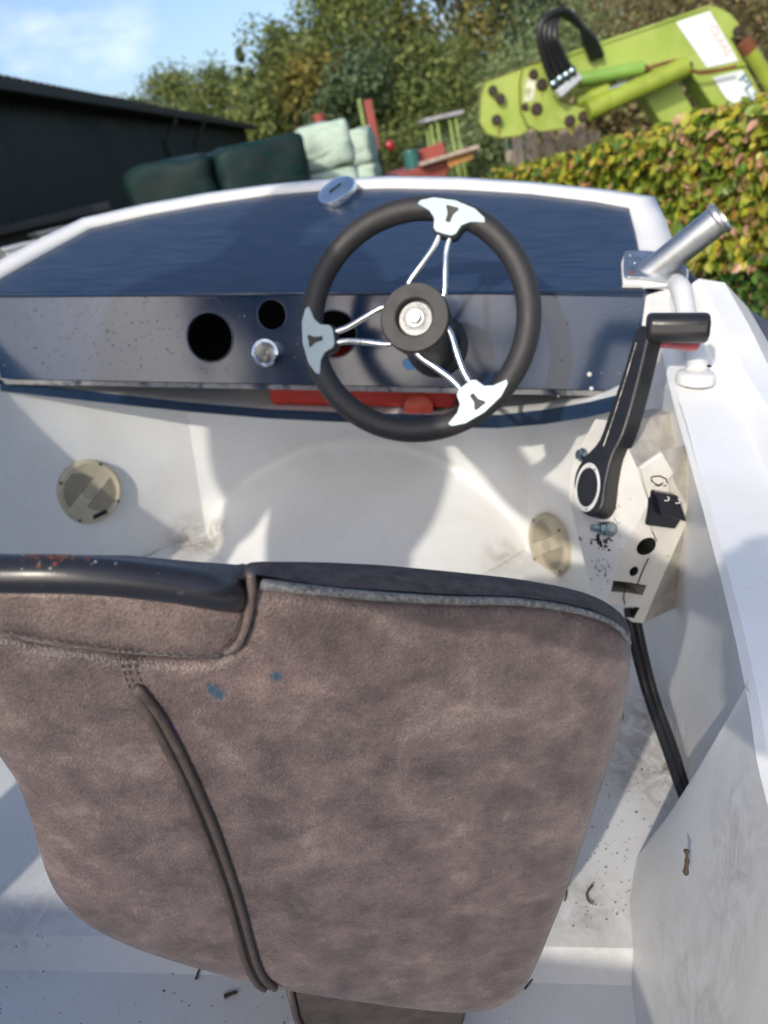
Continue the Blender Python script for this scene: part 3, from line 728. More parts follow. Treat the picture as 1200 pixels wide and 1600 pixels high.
# bolts on the housing
bd = nI
def bolt(u, v, off, ax, segs, mat, nm):
    m_ = MB()
    for r, h0, h1, n_ in segs: m_.lathe(ipl(u, v, off), ax, [(r, h0), (r, h1)], n_)
    return m_.build(nm, mat, thr, False, .0006)
ax_b = (nI*.75-BR*.5).normalized()
bolt(958, 827, 0, ax_b, [(.0095, 0, .010, 6), (.0085, .010, .014, 20), (.0078, .014, .021, 6), (.0045, .021, .031, 14)], ZINC, 'bolt')
bolt(912, 711, 0, ax_b, [(.009, 0, .004, 20), (.0065, .004, .009, 14)], ZINC, 'bolt')
ch = MB(); rnd = random.Random(5)
for k in range(64):
    if k < 20: u, v, ln, wd = rnd.gauss(944, 8), rnd.gauss(846, 6), rnd.uniform(4, 11), rnd.uniform(2, 5)
    elif k < 48: u, v, ln, wd = rnd.gauss(941, 9), rnd.gauss(885, 20), rnd.uniform(2, 9), rnd.uniform(.4, 1.4)
    else: u, v, ln, wd = rnd.gauss(966, 7), rnd.gauss(800, 22), rnd.uniform(2, 8), rnd.uniform(.3, .9)
    a0 = radians(rnd.gauss(115, 28))
    ch.prism([ipl(u+ln*.5*cos(a0)*c_*rnd.uniform(.6, 1.1)-wd*.5*sin(a0)*d_, v-ln*.5*sin(a0)*c_*rnd.uniform(.6, 1.1)-wd*.5*cos(a0)*d_, .0006) for c_, d_ in ((-1, 0), (-.5, -1), (.3, -.8), (1, -.1), (.5, .9), (-.4, .7))], nI*.0005)
kind(ch.build('paint_chips', BLK, thr), 'stuff')
# control cables running aft along the side
for du, dd in ((0, 0), (13, .004)):
    pts = smooth_path([atb(982+du*.8, 950, .985), atb(988+du*.9, 995, .985), atb(1010+du*.8, 1080, .985), atb(1040+du*.8, 1165, .945), atb(1066+du*.6, 1240, .90), atb(1100+du*.5, 1330, .86), atb(1130, 1420, .83)], 6)
    MB().tube(pts, .0062, 12).build('control_cable', CABLE, boat, True)

# ================================================================== SPEAKERS
def speaker(cpt, n, up, R, full):
    n = n.normalized(); e2 = (up-n*up.dot(n)).normalized(); e1 = e2.cross(n)
    s = MB().lathe(cpt, n, [(R, -.004), (R, .004), (R*.97, .008), (R*.90, .0095), (R*.86, .0080), (.0001, .0082)], 44).build('speaker', SPK, boat, True, auto=35)
    # slanted grille slats above and below the centre
    dir_ = (e1*.80+e2*.60); nrm = (-e1*.60+e2*.80)
    for half in (-1, 1):
        for k in range(7):
            off = half*(R*.23+k*R*.085); L_ = sqrt(max(0, (R*.80)**2-off**2))
            a = -L_*(.95 if half > 0 else .92); b = L_*(.55 if half > 0 else .95)
            if half < 0: a, b = -L_*.55, L_*.95
            if b-a < .01: continue
            MB().prism([cpt+n*.0083+nrm*(off+w)+dir_*t for t, w in ((a, -R*.018), (b, -R*.018), (b, R*.018), (a, R*.018))], n*.0007).build('grille_slot', SPKD, s)
    MB().lathe(cpt+n*.0080, n, [(R*.22, 0), (R*.21, .0018), (.0001, .0026)], 24).build('tweeter', simple('tweeter_cap', (.36, .32, .24), .5), s, True, auto=40)
    for a in (100, 190, 280, 10):
        MB().lathe(cpt+n*.0085+(e1*cos(radians(a+45))+e2*sin(radians(a+45)))*R*.92, n, [(.0035, 0), (.003, .0015), (.0001, .0018)], 8).build('screw', BLK, s)
    if full:
        MB().prism([cpt+n*.0085+e1*x*R+e2*y*R for x, y in ((-.14, -.86), (.36, -.80), (.30, -.66), (-.10, -.72))], n*.0006).build('missing_corner', DARK, s)
    return s
def wall_hit(plan, u, v):
    best = None; P = dense(plan, 5)
    for (b0, t0), (b1, t1) in zip(P[:-1], P[1:]):
        for tri in ((b0, b1, t1), (b0, t1, t0)):
            n = (tri[1]-tri[0]).cross(tri[2]-tri[0])
            if n.length < 1e-9: continue
            p = onb(u, v, n, tri[0])
            n = n.normalized()
            ok = all((tri[(i+1) % 3]-tri[i]).cross(p-tri[i]).dot(n) >= -1e-6 for i in range(3))
            if ok: best = (p, n if n.dot(CB-p) > 0 else -n)
    return best
ps = wall_hit(port_plan, 138, 768); ss = wall_hit(star_plan, 862, 850)
print('speakers', ps, ss)
SPR = .066
if ps: speaker(ps[0]+ps[1]*.003, ps[1], Vector((0, 0, 1)), SPR, True)
if ss: speaker(ss[0]+ss[1]*.004, ss[1], Vector((0, 0, 1)), SPR, False)

# ================================================================== SEAT
seat = thing('boat_seat', 'mauve brown leather helm seat seen from behind, facing the steering wheel', 'seat', M=BOAT_M)
back_px = [(372, 905), (420, 912), (560, 926), (700, 936), (800, 938), (880, 948), (935, 962), (968, 980), (984, 1005), (983, 1060), (965, 1150), (930, 1260), (893, 1370), (862, 1450), (832, 1520), (800, 1562), (745, 1582), (650, 1577), (540, 1562), (425, 1543), (300, 1511), (200, 1477), (130, 1440), (90, 1398), (68, 1350), (50, 1285), (28, 1225), (0, 1182), (-60, 1090), (-110, 1020), (-120, 985), (-90, 968), (-50, 968), (20, 983), (80, 998), (160, 1010), (250, 1020), (320, 1022), (352, 1012), (368, 985), (371, 945)]
ex = (SRT-ST0).normalized(); ey = SN.cross(ex).normalized()
if ey.dot(BU) < 0: ey = -ey
def s2(p): return ((p-ST0).dot(ex), (p-ST0).dot(ey))
def s3(a, b): return ST0+ex*a+ey*b
def push(p, h): r = (p-CB); return CB + r*(1+h/r.length)      # away from the eye by h metres
cx_seam = lambda b: s2(seatp(200, 1010))[0]+(s2(seatp(425, 1545))[0]-s2(seatp(200, 1010))[0])*max(0, min(1.05, (s2(seatp(200, 1010))[1]-b)/(s2(seatp(200, 1010))[1]-s2(seatp(425, 1545))[1])))
def curve(a, b):
    d = a-cx_seam(b)
    return (.42*d*d if d > 0 else .95*d*d)
so = path2(back_px, 4, True); so2 = [s2(seatp(u, v)) for u, v in so]
V2, F2 = fill2d(so2, [], .008)
RE = .016
def edge_d(p): return min(segdist(p, so2[i], so2[(i+1) % len(so2)]) for i in range(len(so2)))
V = []; 
for p in V2:
    d = edge_d((p.x, p.y)); h = curve(p.x, p.y)
    if d < RE: h += RE*(1-sqrt(max(0, 1-(1-d/RE)**2)))*.75
    V.append(push(s3(p.x, p.y), h))
F = [tuple(f) for f in F2]
cnt = {}
for f in F2:
    for i in range(len(f)): cnt[(f[i], f[(i+1) % len(f)])] = 1
bd_ = [(a, b) for (a, b) in cnt if (b, a) not in cnt]
nv = len(V); mp_ = {}
fwd = -SN
for a, b in bd_:
    for i in (a, b):
        if i not in mp_:
            mp_[i] = len(V); rd = (Vector(V[i])-CB).normalized(); V.append(V[i]+rd*.040+BU*.008); V.append(V[i]+rd*.050+BU*.008-(Vector(V[i])-s3(.02, -.15)).normalized()*.014)
for a, b in bd_:
    F.append((b, a, mp_[a], mp_[b])); F.append((mp_[b], mp_[a], mp_[a]+1, mp_[b]+1))
# front skin closes on itself
cen = [(mp_[a]+1) for a, b in bd_]
me = bpy.data.meshes.new('backrest'); me.from_pydata([tuple(v) for v in V], [], F); me.update()
bm = bmesh.new(); bm.from_mesh(me); bmesh.ops.holes_fill(bm, edges=[e for e in bm.edges if len(e.link_faces) == 1], sides=0); bmesh.ops.recalc_face_normals(bm, faces=bm.faces); bm.to_mesh(me); bm.free()
backrest = link_me('backrest', me, LEATHER, seat, True)
def seats(u, v, off=0):
    p = seatp(u, v); a, b = s2(p); return push(p, curve(a, b))+SN*off
# recessed flap under the handle tube
flap = [(-40, 925), (10, 924), (60, 924), (180, 925), (300, 935), (380, 940), (385, 1000), (340, 1030), (200, 1022), (80, 1008), (-10, 992), (-45, 975)]
fp2 = [s2(seatp(u, v)) for u, v in flap]
V2, F2 = fill2d(fp2, [], .01)
V = [push(s3(p.x, p.y), curve(p.x, p.y)+.0035) for p in V2]
o = link('handle_flap', V, [tuple(f) for f in F2], LEATHER, seat, True); fix_normals(o.data)
sm = o.modifiers.new('solid', 'SOLIDIFY'); sm.thickness = .03; sm.offset = -1
if o.data.polygons[0].normal.dot(SN) < 0: o.data.flip_normals()
# handle tube
tp = smooth_path([push(seatp(u, v), h) for u, v, h in [(-160, 872, .02), (-60, 888, .0), (0, 896, -.008), (90, 897, -.012), (180, 902, -.012), (280, 914, -.010), (340, 925, -.006), (372, 931, .014), (400, 938, .040)]], 6)
MB().tube(tp, .0088, 20).build('handle_tube', BLKTUBE, seat, True)
rs = MB(); rnd = random.Random(9)
for k in range(46):
    i = rnd.choice(range(10, 34)); th_ = rnd.gauss(.35, .45); nd_ = (BU*cos(th_)-BF*sin(th_)).normalized(); p = tp[min(i, len(tp)-1)] + nd_*.0087 + BR*rnd.uniform(-.004, .004)
    rs.lathe(p, nd_, [(rnd.uniform(.0002, .0008), 0), (.0001, .0002)], 6)
kind(rs.build('paint_flecks', simple('fleck', (.35, .36, .37), .6, var=.6, vscale=300), seat), 'stuff')
rs = MB(); rnd = random.Random(11)
for k in range(40):
    th_ = rnd.gauss(.35, .22); nd_ = (BU*cos(th_)-BF*sin(th_)).normalized(); f_ = max(12.2, min(21.8, rnd.gauss(17, 2.0))); i_ = int(f_); p = tp[i_].lerp(tp[i_+1], f_-i_)+nd_*.0087; r = rnd.uniform(.0003, .0012)
    rs.lathe(p, nd_, [(r*1.3, -.0006), (r, .0001), (.0001, .0002)], 7)
kind(rs.build('rust_spots', RUST, seat), 'stuff')
# top face between front and back edges (the cushion's thickness)
front_top = [(384, 892), (400, 884), (480, 879), (560, 881), (620, 885), (720, 895), (800, 905), (880, 920), (935, 938), (972, 965), (986, 990)]
back_top = [(376, 912), (400, 906), (480, 919), (560, 927), (620, 931), (720, 937), (800, 939), (880, 949), (935, 963), (970, 982), (985, 1006)]
V = []; F = []
A1 = path2(front_top, 5); B1 = path2(back_top, 5); K = 7
for (ua, va), (ub, vb) in zip(A1, B1):
    b0 = seats(ub, vb, 0)+fwd*.004; a0 = push(seatp(ua, va), curve(*s2(seatp(ua, va)))+.058)
    for k in range(K+1):
        t = k/K; p = b0.lerp(a0, t)+BU*.004*sin(pi*t); V.append(p)
    V.append(a0-BU*.02+BF*.012); V.append(a0-BU*.06+BF*.015)
q = K+3
for i in range(len(A1)-1):
    for k in range(q-1): F.append((i*q+k, (i+1)*q+k, (i+1)*q+k+1, i*q+k+1))
o = link('top_panel', V, F, simple('fuzzy_dark_leather', (.125, .103, .098), .9, spec=.15, var=.45, vscale=110, bmp=.7, bscale=750), seat, True); fix_normals(o.data)
# piping along the top edge, worn pale
pp_ = [seats(u, v, .001) for u, v in path2([(408, 910), (430, 913), (560, 927), (700, 936), (800, 938), (880, 948), (937, 963), (968, 981), (983, 1003)], 8)]
rad = [.0029*(1-.55*(i/len(pp_))) for i in range(len(pp_))]; rad[0] = .001; rad[1] = .002
MB().tube(pp_, rad, 8).build('top_piping', LEATHER_W, seat, True)
# short upright seam at the cut-out
MB().tube([seats(u, v, .0004) for u, v in path2([(392, 895), (393, 930), (385, 975), (372, 1005), (352, 1020)], 5)], .0022, 6).build('cutout_hem', LEATHER, seat, True)
# double welt from the handle hem to the bottom
wl_ = [(212, 1072), (232, 1110), (258, 1160), (285, 1215), (312, 1280), (335, 1340), (356, 1400), (370, 1450), (384, 1500), (400, 1532), (414, 1543)]
wr_ = [(214, 1068), (248, 1112), (275, 1160), (302, 1215), (330, 1280), (352, 1340), (372, 1400), (386, 1450), (400, 1500), (414, 1528), (430, 1542)]
for path in (wl_, wr_):
    P = [seats(u, v, .0011) for u, v in path2(path, 6)]
    MB().tube(P, [.0012]+[.0027]*(len(P)-1), 8).build('seam_welt', LEATHER_D, seat, True)
MB().tube([seats(u, v, .0005) for u, v in path2([((a[0]+b[0])/2, (a[1]+b[1])/2) for a, b in zip(wl_, wr_)], 6)], .0016, 6).build('seam_groove', DARK, seat, True)
# stitching
stc = MB()
def stitches(path, gap=.0042, ln=.0028, r=.00045):
    P = [seats(u, v, .0002) for u, v in path2(path, 10)]; acc = 0
    for a, b in zip(P[:-1], P[1:]):
        acc += (b-a).length
        if acc > gap:
            d = (b-a).normalized(); stc.tube([a-d*ln/2, a, a+d*ln/2], [r*.5, r, r*.5], 5); acc = 0
stitches([(0, 985), (80, 999), (160, 1011), (250, 1021), (322, 1023), (354, 1013), (374, 985), (380, 940)])
stitches([(186, 1008), (190, 1035), (198, 1062), (208, 1085)])
stitches([(196, 1008), (200, 1035), (206, 1060), (214, 1075)])
stitches([(207, 1009), (210, 1035), (220, 1062), (240, 1092)])
kind(stc.build('stitching', simple('dark_thread', (.03, .02, .018), .8), seat), 'stuff')
# bracket cover hanging below the back, cushion, pedestal
bc = [push(seatp(u, v), .022) for u, v in [(452, 1535), (735, 1560), (728, 1595), (690, 1700), (520, 1700), (462, 1590)]]
MB().prism(bc, fwd*.03).build('bracket_cover', simple('dark_bracket_vinyl', (.062, .050, .047), .7, var=.4, vscale=60, bmp=.4, bscale=600), seat, True, .004, 2, auto=40)
MB().tube([push(seatp(u, v), .020) for u, v in [(452, 1545), (463, 1590), (520, 1700)]], .003, 8).build('bracket_piping', LEATHER_D, seat, True)
sb = s3(*s2(SB0)); cq = Vector((SB0.x-.03, SB0.y+.26, .375))
MB().box(cq, .34, .38, .085).build('seat_cushion', LEATHER, seat, True, .03, 4)
MB().lathe((cq.x, cq.y, ZF+.002), (0, 0, 1), [(.11, 0), (.11, .008), (.045, .014), (.04, .13)], 24).build('pedestal', BLKTUBE, seat, True, auto=35)

# ================================================================== TWIGS on the floor
def twig(pts, r, label):
    P = smooth_path([BOAT_M @ p for p in pts], 4)
    tag(MB().tube(P, [r*(1-.4*i/len(P)) for i in range(len(P))], 6).build('twig', TWIG, None, True), label, 'twig', 'twigs and debris fallen in the boat')
zt = ZF+.003
twig([zb(u, v, zt) for u, v in [(872, 1367), (880, 1382), (885, 1395), (882, 1408)]], .0016, 'dark bent twig on the cockpit floor beside the seat')
twig([zb(u, v, zt) for u, v in [(926, 1383), (917, 1396), (920, 1408), (927, 1413)]], .0014, 'light brown curled twig on the cockpit floor beside the seat')
twig([zb(u, v, ZF-.013) for u, v in [(820, 1545), (832, 1530)]], .0012, 'tiny straight twig on the lower floor behind the seat')
twig([zb(u, v, ZF-.013) for u, v in [(350, 1557), (360, 1553), (370, 1550)]], .0026, 'short thick brown twig on the lower floor by the welt')
twig([zb(u, v, ZF-.013) for u, v in [(306, 1530), (310, 1518), (314, 1513)]], .0014, 'thin upright twig on the lower floor under the backrest')
gt = MB(); rnd = random.Random(77)
for k in range(420):
    if k < 240: u, v = rnd.gauss(965, 45), rnd.uniform(1130, 1450)
    elif k < 300: u, v = rnd.gauss(318, 26), rnd.gauss(850, 9)
    else: u, v = rnd.uniform(0, 900), rnd.uniform(1440, 1600)
    p = zb(u, v, ZF+.0004 if v < 1480 else ZF-.0155)
    if p.x > .235 or p.x < -.8: continue
    r = rnd.uniform(.0003, .0011)*(1.8 if rnd.random() < .06 else 1); a0 = rnd.uniform(0, 6)
    gt.prism([BOAT_M @ (p+Vector((r*rnd.uniform(.5, 1.3)*cos(a0+q_*1.26), r*rnd.uniform(.4, 1.0)*sin(a0+q_*1.26), 0))) for q_ in range(5)], BOAT_M.to_3x3() @ Vector((0, 0, r*.6)))
tag(gt.build('grit', TWIG, None), 'dark grit and soil crumbs scattered on the cockpit floor', 'grit', None, 'stuff')
def mould_at(u, v): # on the inner face of the aft moulding
    return onb(u, v, (1, 0, -.05), (.168, .4, .45))
P = [mould_at(u, v)+Vector((-.004, 0, 0)) for u, v in [(1080, 1328), (1081, 1345), (1079, 1368)]]
tag(MB().tube([BOAT_M @ p for p in smooth_path(P, 4)], [.002, .0026, .0016, .0012, .0022, .0018, .0022, .0028, .0016], 7).build('seed_pod', TWIG, None, True), 'dark brown seed husk stuck on the sunlit side moulding', 'seed husk')


# ================================================================== THE PHOTOGRAPHER (stands behind the lens; his shadow falls into the boat)
SKINM = simple('skin', (.48, .30, .22), .5, var=.1); JACK = simple('dark_blue_jacket', (.03, .04, .065), .8, var=.3, vscale=20, bmp=.3, bscale=60); JEAN = simple('grey_jeans', (.06, .065, .075), .85, var=.3, vscale=40); HAIRM = simple('brown_hair', (.05, .03, .02), .6, var=.4, vscale=80); SHOE = simple('black_shoe', (.02, .02, .02), .5)
def skin_mesh(name, joints, edges, mat, parent, root=0, sub=2):
    me = bpy.data.meshes.new(name); me.from_pydata([tuple(j[0]) for j in joints], edges, []); me.update()
    o = bpy.data.objects.new(name, me); COL.objects.link(o); sk = o.modifiers.new('skin', 'SKIN'); sk.use_smooth_shade = True
    lay = me.skin_vertices[0].data
    for i, j in enumerate(joints):
        r = j[1] if isinstance(j[1], tuple) else (j[1], j[1]); lay[i].radius = r; lay[i].use_root = (i == root)
    ss = o.modifiers.new('sub', 'SUBSURF'); ss.levels = ss.render_levels = sub
    dg = bpy.context.evaluated_depsgraph_get(); dg.update(); nm = bpy.data.meshes.new_from_object(o.evaluated_get(dg)); bpy.data.objects.remove(o)
    nm.materials.clear(); return link_me(name, nm, mat, parent, True)
def floor_w(x, y):
    n = BOAT_M.to_3x3() @ Vector((0, 0, 1)); q0 = BOAT_M @ Vector((CX, -.1, ZF-.018)); return Vector((x, y, q0.z-(n.x*(x-q0.x)+n.y*(y-q0.y))/n.z))
NK = BOAT_M @ Vector((-.88, .06, 1.50))
hN = NK.z-floor_w(NK.x, NK.y).z; HH = hN/.83
per = thing('person', 'person in dark jacket and grey jeans standing in the boat, holding up a phone', 'person', floor_w(NK.x, NK.y-.08))
per_o = Vector(per.location)
PH = CW-WU*.058+WR*.010-WF*.016
pel = Vector((NK.x-.01, NK.y-.10, NK.z-.32*HH)); chest = NK.lerp(pel, .35)+Vector((0, .01, 0))
sr, sl_ = NK+Vector((.17, .01, -.06)), NK+Vector((-.18, -.01, -.06))
wr_r = PH-WR*.085+WU*.02-WF*.035
d_sw = wr_r-sr; Ls = d_sw.length; ua = .29; 
el_r = BOAT_M @ Vector((-.44, .03, 1.10))
print('person H', HH, 'arm', Ls)
el_l = sl_+Vector((-.09, -.02, -.26)); wr_l = el_l+Vector((.03, .07, -.21))
def loc(p): return Vector(p)-per_o
legs = []
for sx in (-1, 1):
    hip = pel+Vector((sx*.09, 0, -.04)); f_ = floor_w(pel.x+sx*.12, pel.y+.0); an = f_+Vector((0, -.02, .085)); kn = hip.lerp(an, .48)+Vector((sx*.01, .045, 0)); legs.append((hip, kn, an, f_))
J = [(loc(pel), (.13, .10)), (loc(chest), (.15, .11)), (loc(NK-Vector((0, 0, .03))), (.07, .06)), (loc(NK+Vector((0, .02, .04))), .055), (loc(NK+Vector((0, .045, .09))), (.070, .078)), (loc(NK+Vector((0, .05, .16))), (.074, .088)), (loc(NK+Vector((0, .04, .215))), (.055, .065)),
     (loc(sr), .052), (loc(el_r), .038), (loc(wr_r), .026), (loc(sl_), .052), (loc(el_l), .038), (loc(wr_l), .026)]
E_ = [(0, 1), (1, 2), (2, 3), (3, 4), (4, 5), (5, 6), (2, 7), (7, 8), (8, 9), (2, 10), (10, 11), (11, 12)]
for hip, kn, an, f_ in legs:
    k = len(J); J += [(loc(hip), .078), (loc(kn), .052), (loc(an), .036)]; E_ += [(0, k), (k, k+1), (k+1, k+2)]
# hands: palm and five fingers, rooted at the wrists
def hand(J, E_, wi, wrist, fw, side, nrm, curl, thumb):
    fw = fw.normalized(); nrm = nrm.normalized(); side = side.normalized()
    k = len(J); palm = wrist+fw*.045; J.append((loc(palm), (.030, .013))); E_.append((wi, k))
    for q_, (s, l) in enumerate(((-.030, .068), (-.010, .078), (.011, .072), (.030, .056))):
        base_ = palm+fw*.040+side*s; k1 = len(J); J.append((loc(base_), .010)); E_.append((k, k1)); p = base_; dirv = fw
        for w_ in range(3):
            dirv = (dirv*cos(curl)+nrm*sin(curl)).normalized(); p = p+dirv*l*(.45, .32, .23)[w_]; J.append((loc(p), (.0088, .0082, .0072)[w_])); E_.append((k1+w_, k1+w_+1))
    p = palm-side*.030*thumb-fw*.005; k1 = len(J); J.append((loc(p), .012)); E_.append((k, k1)); p2 = p+(fw*.6-side*thumb*.6+nrm*.5).normalized()*.035; J.append((loc(p2), .0095)); E_.append((k1, k1+1)); p3 = p2+(fw*.8+nrm*.6).normalized()*.028; J.append((loc(p3), .008)); E_.append((k1+1, k1+2))
hand(J, E_, 9, wr_r, WR*.9+WU*.2-WF*.05, WU, WF*.6+WR*.3, .30, -1)
hand(J, E_, 12, wr_l, Vector((.05, .3, -.9)), Vector((0, .9, .3)), Vector((1, .1, 0)), .25, -1)
body = skin_mesh('body', J, E_, SKINM, per, 0, 1)
JJ = [(loc(pel-Vector((0, 0, .13))), (.19, .13)), (loc(chest), (.225, .15)), (loc(NK-Vector((0, 0, .035))), (.095, .085)), (loc(sr), .075), (loc(el_r), .056), (loc(wr_r.lerp(el_r, .12)), .040), (loc(sl_), .075), (loc(el_l), .088), (loc(wr_l.lerp(el_l, .12)), .055), (loc(chest.lerp(pel, .5)), (.21, .14))]
skin_mesh('jacket', JJ, [(0, 9), (9, 1), (1, 2), (2, 3), (3, 4), (4, 5), (2, 6), (6, 7), (7, 8)], JACK, per, 0, 2)
TJ = [(loc(pel+Vector((0, 0, .02))), (.10, .08))]; TE = []
for hip, kn, an, f_ in legs:
    k = len(TJ); TJ += [(loc(hip-Vector((0, 0, .10))), .092), (loc(kn), .070), (loc(an+Vector((0, 0, .02))), .056)]; TE += [(0, k), (k, k+1), (k+1, k+2)]
skin_mesh('trousers', TJ, TE, JEAN, per, 0, 2)
for hip, kn, an, f_ in legs:
    skin_mesh('shoe', [(loc(f_+Vector((0, -.07, .045))), (.040, .040)), (loc(f_+Vector((0, .04, .040))), (.045, .036)), (loc(f_+Vector((0, .15, .032))), (.040, .026))], [(0, 1), (1, 2)], SHOE, per, 0, 2)
hd = loc(NK+Vector((0, .05, .15)))
bm = bmesh.new(); bmesh.ops.create_uvsphere(bm, u_segments=28, v_segments=18, radius=1)
bmesh.ops.delete(bm, geom=[v for v in bm.verts if v.co.z < -.15+.75*max(0, v.co.y) or (v.co.y > .55 and v.co.z < .55)], context='VERTS')
for v in bm.verts: v.co = Vector((v.co.x*.088, v.co.y*.104, v.co.z*.108))*(1+.05*noise.noise(v.co*9))+hd+Vector((0, -.006, .012))
me = bpy.data.meshes.new('hair'); bm.to_mesh(me); bm.free(); link_me('hair', me, HAIRM, per, True)
face = MB()
face.lathe(hd+Vector((0, .084, -.02)), (0, .8, -.25), [(.016, -.01), (.012, .012), (.006, .020), (.0001, .022)], 10); face.build('nose', SKINM, per, True)
for sx in (-1, 1):
    MB().lathe(hd+Vector((sx*.032, .080, .004)), (0, 1, 0), [(.0105, -.008), (.009, -.003), (.005, .0), (.0001, .0005)], 12).build('eye', simple('eye_white', (.6, .6, .58), .2), per, True)
    MB().lathe(hd+Vector((sx*.078, 0, -.01)), (sx, -.3, 0), [(.016, -.01), (.026, .004), (.022, .012), (.010, .006), (.0001, .004)], 14).build('ear', SKINM, per, True)
MB().tube([hd+Vector((x, .082-.5*x*x*20*.05, -.062)) for x in (-.024, -.012, 0, .012, .024)], [.003, .005, .0055, .005, .003], 8).build('mouth', simple('lips', (.40, .18, .15), .5), per, True)
ph = thing('mobile_phone', 'black mobile phone held up in front of the person', 'phone', PH)
mb_ = MB(); R3 = Matrix((WR, WU, -WF)).transposed(); mb_.box((0, 0, 0), .0715, .1475, .008, R3); mb_.build('case', BLK, ph, False, .003, 3)

# ================================================================== THE YARD
def ground_mat():
    m, t, b = newmat('yard_grass'); tc = N(t, 'ShaderNodeTexCoord').outputs['Object']
    n = noise_node(t, .35, 8, .65, tc); r = ramp(t, n.outputs['Fac'], [(.35, (.05, .065, .022, 1)), (.5, (.085, .09, .035, 1)), (.65, (.16, .13, .08, 1))])
    n2 = noise_node(t, 9, 6, .7, tc); r2 = ramp(t, n2.outputs['Fac'], [(.3, g(.6)), (.7, g(1.3))])
    t.links.new(mixc(t, 1.0, r.outputs['Color'], r2.outputs['Color'], 'MULTIPLY'), b.inputs['Base Color']); b.inputs['Roughness'].default_value = .9
    bump(t, b, n2.outputs['Fac'], .6, .05); return m
gv = []; gf = []
for ri, rr in enumerate((.5, 3, 8, 20, 60, 160, 420)):
    gv += [(rr*cos(2*pi*k/64), rr*sin(2*pi*k/64), 0) for k in range(64)]
    if ri: gf += [((ri-1)*64+k, ri*64+k, ri*64+(k+1) % 64, (ri-1)*64+(k+1) % 64) for k in range(64)]
gf.append(tuple(range(64)))
kind(link('ground', gv, gf, ground_mat()), 'structure')
# timber blocks that carry the keel
WOOD = worn('weathered_wood', (.44, .36, .28), (.14, .11, .08), 12, .5, .7, .85)
for yy in (-.25, .35, .95):
    p = BOAT_M @ Vector((CX, yy, -.06)); h = p.z+.004
    tag(MB().box((p.x, p.y, h/2), .5, .16, h).build('timber_block', WOOD, None, False, .01), ('timber block under the stern of the boat' if yy < 0 else 'timber block under the middle of the boat keel' if yy < .6 else 'timber block under the bow of the boat'), 'timber block', 'timber blocks under the boat')

# ---- barn
EZ = 3.1
E0, E1 = zw(0, 128, EZ), zw(392, 197, EZ)
bd = (E1-E0).normalized(); bn = Vector((bd.y, -bd.x, 0))
if bn.dot(CW-E0) < 0: bn = -bn           # towards the camera
E0 = E0-bd*7; BL = (E1-E0).length+1.0
SHEETG = simple('dark_green_cladding', (.009, .016, .014), .5, var=.3, vscale=1.2)
ROOFM = simple('dark_roof_sheet', (.022, .023, .025), .75, var=.3, vscale=2)
GUT = simple('grey_gutter', (.045, .047, .05), .5, var=.3, vscale=3)
barn = thing('barn', 'long dark green corrugated barn with a low eave and grey gutter', 'barn', (0, 0, 0))
def corr(a, b, up, pitch, amp, nrm):
    Lc = (b-a).length; d = (b-a).normalized(); n = int(Lc/pitch*4); V = []; F = []
    prof = [0, 0, 1, 1]
    for i in range(n+1):
        p = a+d*(Lc*i/n)+nrm*amp*prof[i % 4]; V += [p, p+up]
    for i in range(n): F.append((2*i, 2*i+2, 2*i+3, 2*i+1))
    return V, F
wa = E0-bn*.42; wa.z = 0
seg = 6
for k in range(seg):
    a = wa+bd*(BL*k/seg); b = wa+bd*(BL*(k+1)/seg)
    V, F = corr(a+bn*(.004*(k % 2)), b+bn*(.004*(k % 2)), Vector((0, 0, EZ-.02)), .2, .03, bn); o = link('wall_sheet', V, F, SHEETG, barn)
eb = wa+bd*BL
MB().prism([eb, eb-bn*8, eb-bn*8+Vector((0, 0, EZ)), eb-bn*4+Vector((0, 0, EZ+1.0)), eb+Vector((0, 0, EZ))], -bd*.05).build('gable_wall', SHEETG, barn)
slope = (-bn*4.4+Vector((0, 0, 1.05)))
for k in range(8):
    a = E0+bd*(BL*k/8)+Vector((0, 0, .05+.004*(k % 2))); V, F = corr(a, a+bd*(BL/8+.05), slope, .24, .045, Vector((0, 0, 1)))
    o = link('roof_sheet', V, F, ROOFM, barn); sm = o.modifiers.new('s', 'SOLIDIFY'); sm.thickness = .012
MB().prism([E0+bn*x+Vector((0, 0, z)) for x, z in ((-.02, 0), (.10, 0), (.10, .015), (.115, .015), (.095, -.11), (-.02, -.12))], bd*BL).build('gutter', GUT, barn)
MB().prism([E0+Vector((0, 0, z))-bn*x for x, z in ((.02, -.005), (.40, -.005), (.40, -.03), (.02, -.03))], bd*BL).build('soffit', SHEETG, barn)
for u, v in ((274, 190), (319, 200)):
    p = onw(u, v, bn, E0+bn*.04); p.z = EZ-.12
    pts = [p, p-Vector((0, 0, .10)), p-bn*.36-Vector((0, 0, .42)), p-bn*.36-Vector((0, 0, p.z))]
    MB().tube(pts, .045, 10).build('downpipe', GUT, barn, True)
